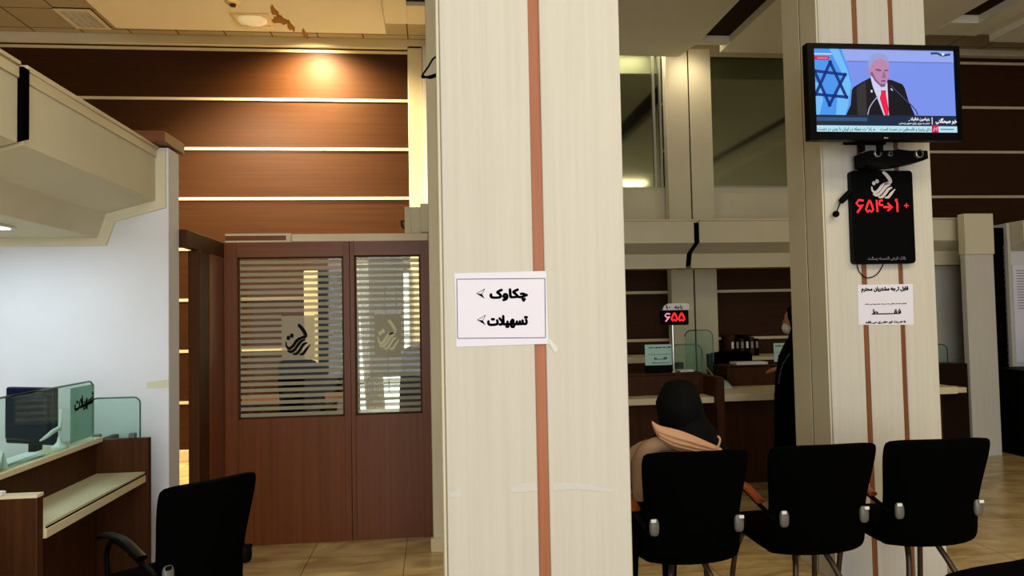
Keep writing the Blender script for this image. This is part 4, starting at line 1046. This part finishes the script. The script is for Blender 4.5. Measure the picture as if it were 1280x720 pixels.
# ================================================================== VISITOR CHAIRS
def chair(x, y, rz, label, grp, armmat='wood_arm', wide=1.0):
    t = thing('visitor_chair', (x, y, 0), label, 'chair', grp, rz)
    # upholstered back: rounded outline, waisted, slightly reclined and bowed
    rows = []
    zs = [0.400, 0.415, 0.44, 0.50, 0.56, 0.62, 0.70, 0.78, 0.84, 0.872, 0.884]
    hw = [wide * w for w in (0.176, 0.204, 0.218, 0.214, 0.208, 0.208, 0.216, 0.226, 0.230, 0.224, 0.206)]
    for z, w in zip(zs, hw):
        yc_ = -0.20 - 0.10 * ((z - 0.40) / 0.48) ** 1.3
        th = 0.034 if 0.43 < z < 0.86 else 0.022
        ring = []
        nseg = 9
        for i in range(nseg + 1):
            u = -1 + 2 * i / nseg; ring.append(V((w * u, yc_ - th * (1 - 0.85 * abs(u) ** 6) + 0.035 * u * u, z)))
        for i in range(nseg + 1):
            u = 1 - 2 * i / nseg; ring.append(V((w * u, yc_ + th * (1 - 0.85 * abs(u) ** 6) + 0.035 * u * u, z)))
        rows.append(ring)
    MB().loft(rows).build('backrest', 'black_fabric', t, local=True, subsurf=1)
    st = []
    for z, s in ((0.402, 0.90), (0.412, 0.98), (0.435, 1.0), (0.458, 0.985), (0.470, 0.92)):
        st.append([V((p[0] * s, p[1] * s, z + 0.012 * (p[1] / 0.22) * (1 if z > 0.45 else 0.4))) for p in rrect(-0.215, 0.215, -0.165, 0.26, 0.06, 5)])
    MB().loft(st).build('seat', 'black_fabric', t, local=True, subsurf=1)
    aw = min(wide, 1.0)
    for sg in (-1, 1):
        s = sg * aw
        a = MB()
        pts = smooth_pts([V((s * 0.219, -0.12, 0.617)), V((s * 0.219, -0.06, 0.632)), V((s * 0.219, 0.04, 0.652)), V((s * 0.219, 0.17, 0.648)), V((s * 0.217, 0.235, 0.628))], 4)
        a.tube(pts, 0.011, 8, 2.0)
        am = a.build('armrest', armmat, t, local=True)
        MB().tube(smooth_pts([V((s * 0.214, -0.225, 0.572)), V((s * 0.219, -0.10, 0.603)), V((s * 0.219, 0.04, 0.634)), V((s * 0.219, 0.14, 0.628)), V((s * 0.216, 0.19, 0.56)), V((s * 0.205, 0.18, 0.42))], 4), 0.010, 8).build('arm_support', 'black_plastic', t, local=True)
        MB().ball((s * 0.180, -0.2515, 0.575), 0.021, 0.012, 0.036, 12, lambda d, p: V((math.copysign(abs(d.x) ** 0.6, d.x) * 0.021, d.y * 0.012, math.copysign(abs(d.z) ** 0.7, d.z) * 0.036))).build('side_cap', 'silver' if armmat == 'wood_arm' or s < 0 else 'black_plastic', t, local=True)
        MB().box(s * 0.186 - 0.011, s * 0.186 + 0.011, -0.268, -0.2625, 0.597, 0.611, 0.002).build('cap_plate', 'white_plastic' if armmat == 'wood_arm' else 'black_plastic', t, local=True)
        MB().tube(smooth_pts([V((s * 0.175, 0.16, 0.41)), V((s * 0.20, 0.20, 0.30)), V((s * 0.212, 0.225, 0.15)), V((s * 0.215, 0.235, 0.012))], 4), 0.0125, 10).build('leg', 'bronze_tube', t, local=True)
        MB().tube(smooth_pts([V((s * 0.06, -0.10, 0.41)), V((s * 0.085, -0.155, 0.34)), V((s * 0.12, -0.205, 0.24)), V((s * 0.17, -0.25, 0.10)), V((s * 0.185, -0.265, 0.012))], 4), 0.0125, 10).build('leg', 'bronze_tube', t, local=True)
        for yy in (0.235, -0.265):
            MB().lathe([(0.017, 0.0), (0.017, 0.014), (0.013, 0.02)], (s * (0.215 if yy > 0 else 0.185), yy, 0.0005), 12).build('foot_cap', 'black_plastic', t, local=True)
    return t


YC = 3.22
chair(1.058, YC - 0.03, 0.0, 'black visitor chair against the near column with seated person', None)
chair(1.622, YC, 0.02, 'empty black visitor chair, middle of the row of three', None, 'wood_arm', 1.08)
chair(2.170, YC + 0.02, -0.03, 'empty black visitor chair, rightmost of the row below television', None, 'wood_arm', 1.08)
chair(1.22, 1.80, 0.30, 'black visitor chair back cut by the bottom right edge', None, 'black_gloss', 1.1)
chair(-1.00, 2.96, math.radians(44), 'black visitor chair turned sideways at the left counter', None, 'black_gloss', 0.82)

# staff chair behind the far counter
o = thing('office_chair', (2.98, 7.05, 0), 'black ribbed office chair behind the far counter', 'chair')
rb = MB()
for i in range(12):
    x = 2.76 + i * 0.04; rb.box(x, x + 0.034, 7.20, 7.25, 0.60, 1.02 + 0.03 * math.sin(PI * (i + .5) / 12), 0.008)
rb.build('backrest', 'black_fabric', o)
MB().loft([[V((2.98 + p[0] * s, 7.0 + p[1] * s, z)) for p in rrect(-0.23, 0.23, -0.22, 0.22, 0.06)] for z, s in ((0.44, .92), (0.46, 1), (0.50, 1), (0.52, .93))]).build('seat', 'black_fabric', o)
MB().tube([(2.98, 7.0, 0.08), (2.98, 7.0, 0.44)], 0.03).box(2.94, 3.02, 7.2, 7.24, 0.46, 0.62).build('column', 'black_plastic', o)
for k in range(5):
    a = k * 2 * PI / 5 + .3
    MB().tube([(2.98, 7.0, 0.10), (2.98 + 0.28 * math.cos(a), 7.0 + 0.28 * math.sin(a), 0.065)], [0.025, 0.015]).ball((2.98 + 0.28 * math.cos(a), 7.0 + 0.28 * math.sin(a), 0.030), 0.02, 0.02, 0.029, 10).build('base_arm', 'black_plastic', o)
# two dark chairs inside the office, seen through the striped panes
def office_seat(x, y, z1, w, rz, label):
    t = thing('office_chair', (x, y, 0), label, 'chair', None, rz)
    MB().loft([[V((p[0], -0.2 + 0.05 * (abs(p[0]) / 0.25) ** 2 - 0.1 * (z - .5), z)) for p in [(u * w * s, 0) for u in (-1, -.6, -.2, .2, .6, 1)]] + [V((p[0], -0.14 + 0.05 * (abs(p[0]) / 0.25) ** 2 - 0.1 * (z - .5), z)) for p in [(u * w * s, 0) for u in (1, .6, .2, -.2, -.6, -1)]] for z, s in ((0.50, .7), (0.55, .85), (0.75, 1), (z1 - .12, 1), (z1 - .03, .85), (z1, .6))]).build('backrest', 'black_fabric', t, local=True, subsurf=1)
    MB().loft([[V((p[0] * s, p[1] * s, zz)) for p in rrect(-0.24, 0.24, -0.22, 0.24, 0.06)] for zz, s in ((0.43, .92), (0.45, 1), (0.49, 1), (0.51, .93))]).build('seat', 'black_fabric', t, local=True)
    MB().tube([(0, 0, 0.07), (0, 0, 0.43)], 0.028).box(-0.03, 0.03, -0.20, -0.15, 0.44, 0.6).build('column', 'black_plastic', t, local=True)
    for k in range(5):
        a = k * 2 * PI / 5 + .2
        MB().tube([(0, 0, 0.09), (0.28 * math.cos(a), 0.28 * math.sin(a), 0.06)], [0.024, 0.014]).ball((0.28 * math.cos(a), 0.28 * math.sin(a), 0.028), 0.02, 0.02, 0.027, 10).build('base_arm', 'black_plastic', t, local=True)
    return t
office_seat(-0.20, 5.50, 1.26, 0.17, 0.5, 'dark office chair behind the narrow pane, right side')
office_seat(-0.86, 5.50, 1.18, 0.20, -0.5, 'dark office chair behind the wooden post between panes')
# desk in the office
o = thing('office_desk', (-1.2, 6.8, 0), 'brown office desk seen through the wide striped pane', 'desk')
MB().box(-1.75, -0.85, 6.50, 7.20, 0.715, 0.75, 0.003).build('desk_top', 'wood_counter', o)
MB().box(-1.74, -0.86, 6.55, 6.57, 0.1, 0.7145).build('modesty_panel', 'wood_counter', o)
for x in (-1.74, -0.89): MB().box(x, x + 0.03, 6.575, 7.18, 0, 0.7145).build('side_panel', 'wood_counter', o)
o = thing('filing_cabinet', (-1.0, 7.6, 0), 'pale tall cabinet beyond the wide striped pane', 'cabinet')
MB().box(-1.32, -1.18, 7.62, 7.95, 0, 1.95, 0.003).build('side', 'cream_edge', o)
MB().box(-1.179, -0.95, 7.60, 7.95, 0, 1.95, 0.003).build('door', 'black_plastic', o)


# ================================================================== PEOPLE
def skin_mesh(name, nodes, edges, m, parent, sub=2):
    names = list(nodes); idx = {n: i for i, n in enumerate(names)}
    me = bpy.data.meshes.new(name)
    inv = world_matrix(parent).inverted()
    me.from_pydata([inv @ V(nodes[n][0]) for n in names], [(idx[a], idx[b_]) for a, b_ in edges], [])
    o = bpy.data.objects.new(name, me); COL.objects.link(o)
    md = o.modifiers.new('skin', 'SKIN')
    sv = me.skin_vertices[0].data
    for n in names:
        r = nodes[n][1]; sv[idx[n]].radius = r if isinstance(r, tuple) else (r, r)
        sv[idx[n]].use_root = (idx[n] == 0)
    md.use_smooth_shade = True
    s2 = o.modifiers.new('subdivision', 'SUBSURF'); s2.levels = s2.render_levels = sub
    bpy.context.view_layer.update()
    ev = o.evaluated_get(bpy.context.evaluated_depsgraph_get())
    nm = bpy.data.meshes.new_from_object(ev)
    o.modifiers.clear(); o.data = nm; nm.materials.clear(); nm.materials.append(MATS[m])
    for p in nm.polygons: p.use_smooth = True
    o.parent = parent
    return o


def add_hand(nodes, edges, key, wrist, fwd, side, curl=0.25):
    """palm and five fingers rooted at node key; side points to the thumb, the palm faces down(-n)"""
    f = V(fwd).normalized(); s = (V(side) - f * V(side).dot(f)).normalized(); n = s.cross(f)
    if n.z < 0: n = -n
    w = V(wrist)
    nodes[key + 'palm'] = (w + f * 0.055, (0.034, 0.014)); edges.append((key, key + 'palm'))
    for i, (off, ln) in enumerate(((0.028, 0.070), (0.010, 0.080), (-0.009, 0.074), (-0.027, 0.058))):
        p0 = w + f * 0.085 + s * off; p1 = p0 + f * ln * 0.5 - n * ln * 0.12; p2 = p0 + f * ln * (1 - curl * 0.3) - n * ln * (0.25 + curl)
        for k, (p, r) in enumerate(((p0, 0.0095), (p1, 0.0085), (p2, 0.0068))):
            nodes['%sf%d%d' % (key, i, k)] = (p, r)
        edges += [(key + 'palm', '%sf%d0' % (key, i)), ('%sf%d0' % (key, i), '%sf%d1' % (key, i)), ('%sf%d1' % (key, i), '%sf%d2' % (key, i))]
    t0 = w + f * 0.03 + s * 0.032; t1 = t0 + f * 0.025 + s * 0.022 - n * 0.01; t2 = t1 + f * 0.028 + s * 0.006 - n * 0.012
    for k, (p, r) in enumerate(((t0, 0.011), (t1, 0.0095), (t2, 0.008))): nodes['%st%d' % (key, k)] = (p, r)
    edges += [(key + 'palm', key + 't0'), (key + 't0', key + 't1'), (key + 't1', key + 't2')]


def head_fn(face):
    """shape a unit sphere into a head whose face looks along +x after rotation by face (radians)"""
    ca, sa = math.cos(face), math.sin(face)
    def fn(d, p):
        # local: fx forward, fy side
        fx = d.x * ca + d.y * sa; fy = -d.x * sa + d.y * ca; z = d.z
        X = fx * 0.094; Yv = fy * 0.074; Z = z * 0.115
        if z < -0.1: k = (-z - 0.1) / 0.9; Yv *= 1 - 0.38 * k; X *= 1 - 0.12 * k; X += 0.012 * k
        if fx > 0.80 and abs(fy) < 0.22 and -0.28 < z < 0.12: X += 0.022 * (1 - abs(fy) / 0.22) * (0.5 + (0.12 - z))   # nose
        if fx > 0.6 and 0.10 < abs(fy) < 0.5 and 0.02 < z < 0.22: X -= 0.006                                        # eye sockets
        if fx > 0.8 and abs(fy) < 0.3 and -0.52 < z < -0.38: X += 0.005                                              # lips
        return V((X * ca - Yv * sa, X * sa + Yv * ca, Z))
    return fn


# ---- seated person (seen from behind, in the chair beside the near column)
ps = thing('person', (1.07, 3.30, 0), 'seated person from behind with black headscarf and beige jacket', 'person')
hx, hy, hz = 1.150, 3.36, 1.006
nodes = {'pel': ((1.06, 3.20, 0.545), (0.125, 0.095)), 'spn': ((1.06, 3.19, 0.66), (0.115, 0.085)), 'chs': ((1.065, 3.23, 0.78), (0.125, 0.09)), 'nek': ((1.105, 3.30, 0.885), 0.05), 'hed': ((1.145, 3.345, 0.97), 0.055)}
edges = [('pel', 'spn'), ('spn', 'chs'), ('chs', 'nek'), ('nek', 'hed')]
for s, k in ((-1, 'L'), (1, 'R')):
    nodes['sh' + k] = ((1.065 + s * 0.135, 3.24, 0.81), 0.055); nodes['el' + k] = ((1.06 + s * 0.14, 3.33, 0.68), 0.040); nodes['wr' + k] = ((1.06 + s * 0.07, 3.50, 0.63), 0.026)
    nodes['hp' + k] = ((1.06 + s * 0.085, 3.27, 0.53), 0.085); nodes['kn' + k] = ((1.06 + s * 0.10, 3.62, 0.50), 0.058); nodes['an' + k] = ((1.06 + s * 0.10, 3.64, 0.09), 0.036); nodes['to' + k] = ((1.06 + s * 0.11, 3.78, 0.035), (0.035, 0.026))
    edges += [('chs', 'sh' + k), ('sh' + k, 'el' + k), ('el' + k, 'wr' + k), ('pel', 'hp' + k), ('hp' + k, 'kn' + k), ('kn' + k, 'an' + k), ('an' + k, 'to' + k)]
    add_hand(nodes, edges, 'wr' + k, nodes['wr' + k][0], (-s * 0.35, 0.9, -0.1), (-s, 0, 0))
skin_mesh('body', nodes, edges, 'black_cloth', ps)
MB().ball((hx, hy, hz), 1, 1, 1, 28, head_fn(PI / 2)).build('face', 'skin', ps)
def scarf_fn(d, p):
    y = d.y
    q = V((d.x * 0.108, d.y * 0.118, d.z * 0.132))
    if d.z < 0: q.x *= 1 + 0.10 * (-d.z); q.z *= 1.10
    q.x += 0.004 * math.sin(7 * d.z + 3 * d.x); q.y += 0.004 * math.sin(9 * d.x)
    if y > 0.72 and abs(d.x) < 0.55: q.y = min(q.y, 0.062)
    return q
MB().ball((hx - 0.012, hy - 0.012, hz), 1, 1, 1, 28, scarf_fn).build('headscarf', 'hair_black', ps)
# scarf falling over the neck to the right
MB().loft([[V((hx + 0.02 + rx * math.cos(a) + ox, 3.27 + oy + ry * math.sin(a), z)) for a in [i * PI / 8 for i in range(16)]] for z, rx, ry, ox, oy in
           ((0.70, 0.12, 0.03, 0.06, -0.03), (0.80, 0.135, 0.055, 0.045, 0.0), (0.88, 0.125, 0.08, 0.02, 0.035), (0.95, 0.105, 0.095, -0.01, 0.07), (1.02, 0.09, 0.09, -0.02, 0.08))]).build('scarf_tail', 'hair_black', ps)
# jacket: torso with sleeves, and the quilted hood lying over the shoulders
nodes = {'a': ((1.05, 3.185, 0.57), (0.145, 0.115)), 'b': ((1.045, 3.175, 0.70), (0.145, 0.10)), 'c': ((1.045, 3.20, 0.80), (0.15, 0.085)), 'd': ((1.06, 3.25, 0.855), (0.09, 0.06))}
edges = [('a', 'b'), ('b', 'c'), ('c', 'd')]
for s, k in ((-1, 'L'), (1, 'R')):
    nodes['s' + k] = ((1.05 + s * 0.150, 3.22, 0.80), 0.068); nodes['e' + k] = ((1.058 + s * 0.142, 3.32, 0.70), 0.052); nodes['w' + k] = ((1.06 + s * 0.09, 3.455, 0.645), 0.042)
    edges += [('c', 's' + k), ('s' + k, 'e' + k), ('e' + k, 'w' + k)]
skin_mesh('jacket', nodes, edges, 'jacket_shaded', ps)
# hood: from the pointed collar at left sweeping down to the tip at right
hood = [((814, 527), 0.010, 3.13), ((822, 541), 0.030, 3.12), ((838, 548), 0.045, 3.11), ((856, 553), 0.045, 3.11), ((874, 558), 0.036, 3.12), ((892, 562), 0.022, 3.13), ((904, 563), 0.008, 3.14)]
rings = []
for (px_, rr, Yh) in hood:
    c = atY(px_[0], px_[1], Yh)
    rings.append([c + V((0.20 * rr * math.cos(a), 0.8 * rr * math.cos(a), rr * math.sin(a) * (1 + 0.10 * math.cos(4 * a)))) for a in [i * PI / 8 for i in range(16)]])
MB().loft(rings).build('hood', 'jacket_beige', ps, subsurf=2)
for off in (0.012, -0.006, -0.020):       # quilting seams and folds over the hood
    pts = []
    for (px_, rr, Yh) in hood[1:-1]:
        c = atY(px_[0], px_[1], Yh); zz = off * rr / 0.04; yv = -0.8 * rr * math.sqrt(max(0.05, 1 - (zz / rr) ** 2))
        pts.append(c + V((0, yv * 0.97 - 0.001, zz)))
    MB().tube(smooth_pts(pts, 4), 0.0045, 6).build('seam', 'jacket_beige', ps)
tip = [atY(x, y, 3.12) for x, y in ((893, 561), (898, 557), (900, 549), (897, 545))]
MB().tube(smooth_pts(tip, 3) , 0.005, 6).build('zip_edge', 'jacket_beige', ps)
sh_ = [atY(x, y, 3.14) for x, y in ((838, 556), (822, 556), (808, 565), (802, 580), (800, 600), (800, 625))]
MB().tube(smooth_pts(sh_, 4), [0.03 + 0.012 * math.sin(PI * i / 20) for i in range(21)], 12).build('sleeve_fold', 'jacket_shaded', ps)

# ---- standing person at the counter (profile, facing left)
pw = thing('person', (2.785, 5.35, 0), 'standing person in black chador and white mask at the counter', 'person')
bx_, by_ = 2.80, 5.35
nodes = {'pel': ((bx_, by_, 0.78), (0.13, 0.10)), 'spn': ((bx_ + 0.005, by_, 0.94), (0.11, 0.085)), 'chs': ((bx_, by_, 1.09), (0.125, 0.09)), 'nek': ((bx_ - 0.01, by_, 1.225), 0.045), 'hed': ((bx_ - 0.025, by_, 1.32), 0.055)}
edges = [('pel', 'spn'), ('spn', 'chs'), ('chs', 'nek'), ('nek', 'hed')]
for s, k in ((-1, 'L'), (1, 'R')):     # L = nearer the camera
    nodes['sh' + k] = ((bx_, by_ + s * 0.15, 1.13), 0.05)
    if k == 'R': nodes['el' + k] = ((bx_ - 0.10, by_ + 0.20, 0.97), 0.04); nodes['wr' + k] = ((bx_ - 0.22, by_ + 0.24, 0.985), 0.026)
    else: nodes['el' + k] = ((bx_ + 0.03, by_ - 0.17, 0.90), 0.04); nodes['wr' + k] = ((bx_ + 0.02, by_ - 0.10, 0.83), 0.026)
    nodes['hp' + k] = ((bx_, by_ + s * 0.08, 0.74), 0.09); nodes['kn' + k] = ((bx_ - 0.01, by_ + s * 0.09, 0.42), 0.06); nodes['an' + k] = ((bx_, by_ + s * 0.09, 0.08), 0.038); nodes['to' + k] = ((bx_ - 0.15, by_ + s * 0.10, 0.032), (0.035, 0.025))
    edges += [('chs', 'sh' + k), ('sh' + k, 'el' + k), ('el' + k, 'wr' + k), ('pel', 'hp' + k), ('hp' + k, 'kn' + k), ('kn' + k, 'an' + k), ('an' + k, 'to' + k)]
    add_hand(nodes, edges, 'wr' + k, nodes['wr' + k][0], (-0.95, 0.1, -0.12), (0, -s, 0.1), 0.15)
skin_mesh('body', nodes, edges, 'skin', pw)
hx, hy, hz = bx_ - 0.035, by_, 1.365
MB().ball((hx, hy, hz), 1, 1, 1, 28, head_fn(PI)).build('head', 'skin', pw)
def mask_fn(d, p):
    q = V((d.x * 0.060, d.y * 0.066, d.z * 0.052)); return q
MB().ball((hx - 0.052, hy, hz - 0.052), 1, 1, 1, 18, mask_fn).build('face_mask', 'mask_white', pw)
ch = []
for z, fx, bk_, ry, cx_ in ((0.012, 0.24, 0.22, 0.27, 0.0), (0.25, 0.22, 0.20, 0.25, 0.0), (0.55, 0.21, 0.19, 0.24, 0.0), (0.80, 0.205, 0.19, 0.235, 0.0), (0.98, 0.19, 0.18, 0.23, 0.0), (1.10, 0.165, 0.165, 0.215, 0.0), (1.18, 0.13, 0.14, 0.17, 0.0), (1.24, 0.10, 0.12, 0.125, 0.005), (1.31, 0.07, 0.12, 0.105, 0.0), (1.40, 0.075, 0.12, 0.105, -0.02), (1.46, 0.07, 0.10, 0.08, -0.03), (1.492, 0.035, 0.05, 0.04, -0.03)):
    ring = []
    for i in range(48):
        a = i * 2 * PI / 48; fold = 1 + (0.045 * math.sin(9 * a + 2 * z) * max(0, min(1, (1.15 - z))))
        c = math.cos(a); r = (bk_ if c > 0 else fx) * fold
        ring.append(V((bx_ + cx_ + r * c, by_ + ry * fold * math.sin(a), z)))
    ch.append(ring)
MB().loft(ch).build('chador', 'black_cloth', pw)
MB().tube(smooth_pts([V((bx_ - 0.04, by_ + 0.20, 1.05)), V((bx_ - 0.10, by_ + 0.215, 0.985)), V((bx_ - 0.185, by_ + 0.235, 0.985))], 4), [0.062, 0.06, 0.056, 0.052, 0.05, 0.048, 0.046, 0.045, 0.044], 14).build('sleeve', 'black_cloth', pw)
MB().tube(smooth_pts([V((bx_ - 0.02, by_ - 0.222, 1.13)), V((bx_ - 0.075, by_ - 0.238, 1.03)), V((bx_ - 0.10, by_ - 0.25, 0.90))], 5), 0.005, 6).build('piping', 'ink_grey', pw)
pw.rotation_euler.z = -0.8
o = thing('handbag', (bx_ - 0.12, by_ - 0.27, 0.42), 'black handbag with metal clasps held by the standing person', 'bag')
MB().loft([[V((bx_ - 0.10 + p[0], by_ - 0.33 + p[1], z)) for p in rrect(-0.13 * s, 0.13 * s, -0.045 * s, 0.045 * s, 0.03)] for z, s in ((0.42, .9), (0.44, 1), (0.60, 1), (0.66, .85))]).build('bag_body', 'black_fabric', o)
MB().tube(smooth_pts([V((bx_ - 0.18, by_ - 0.33, 0.655)), V((bx_ - 0.16, by_ - 0.31, 0.80)), V((bx_ - 0.11, by_ - 0.29, 0.86)), V((bx_ - 0.06, by_ - 0.31, 0.80)), V((bx_ - 0.03, by_ - 0.33, 0.655))], 5), 0.008, 8).build('handle', 'black_fabric', o)
MB().box(bx_ - 0.215, bx_ - 0.205, by_ - 0.385, by_ - 0.376, 0.55, 0.585).box(bx_ - 0.15, bx_ - 0.14, by_ - 0.385, by_ - 0.376, 0.60, 0.625).build('clasp', 'silver', o)
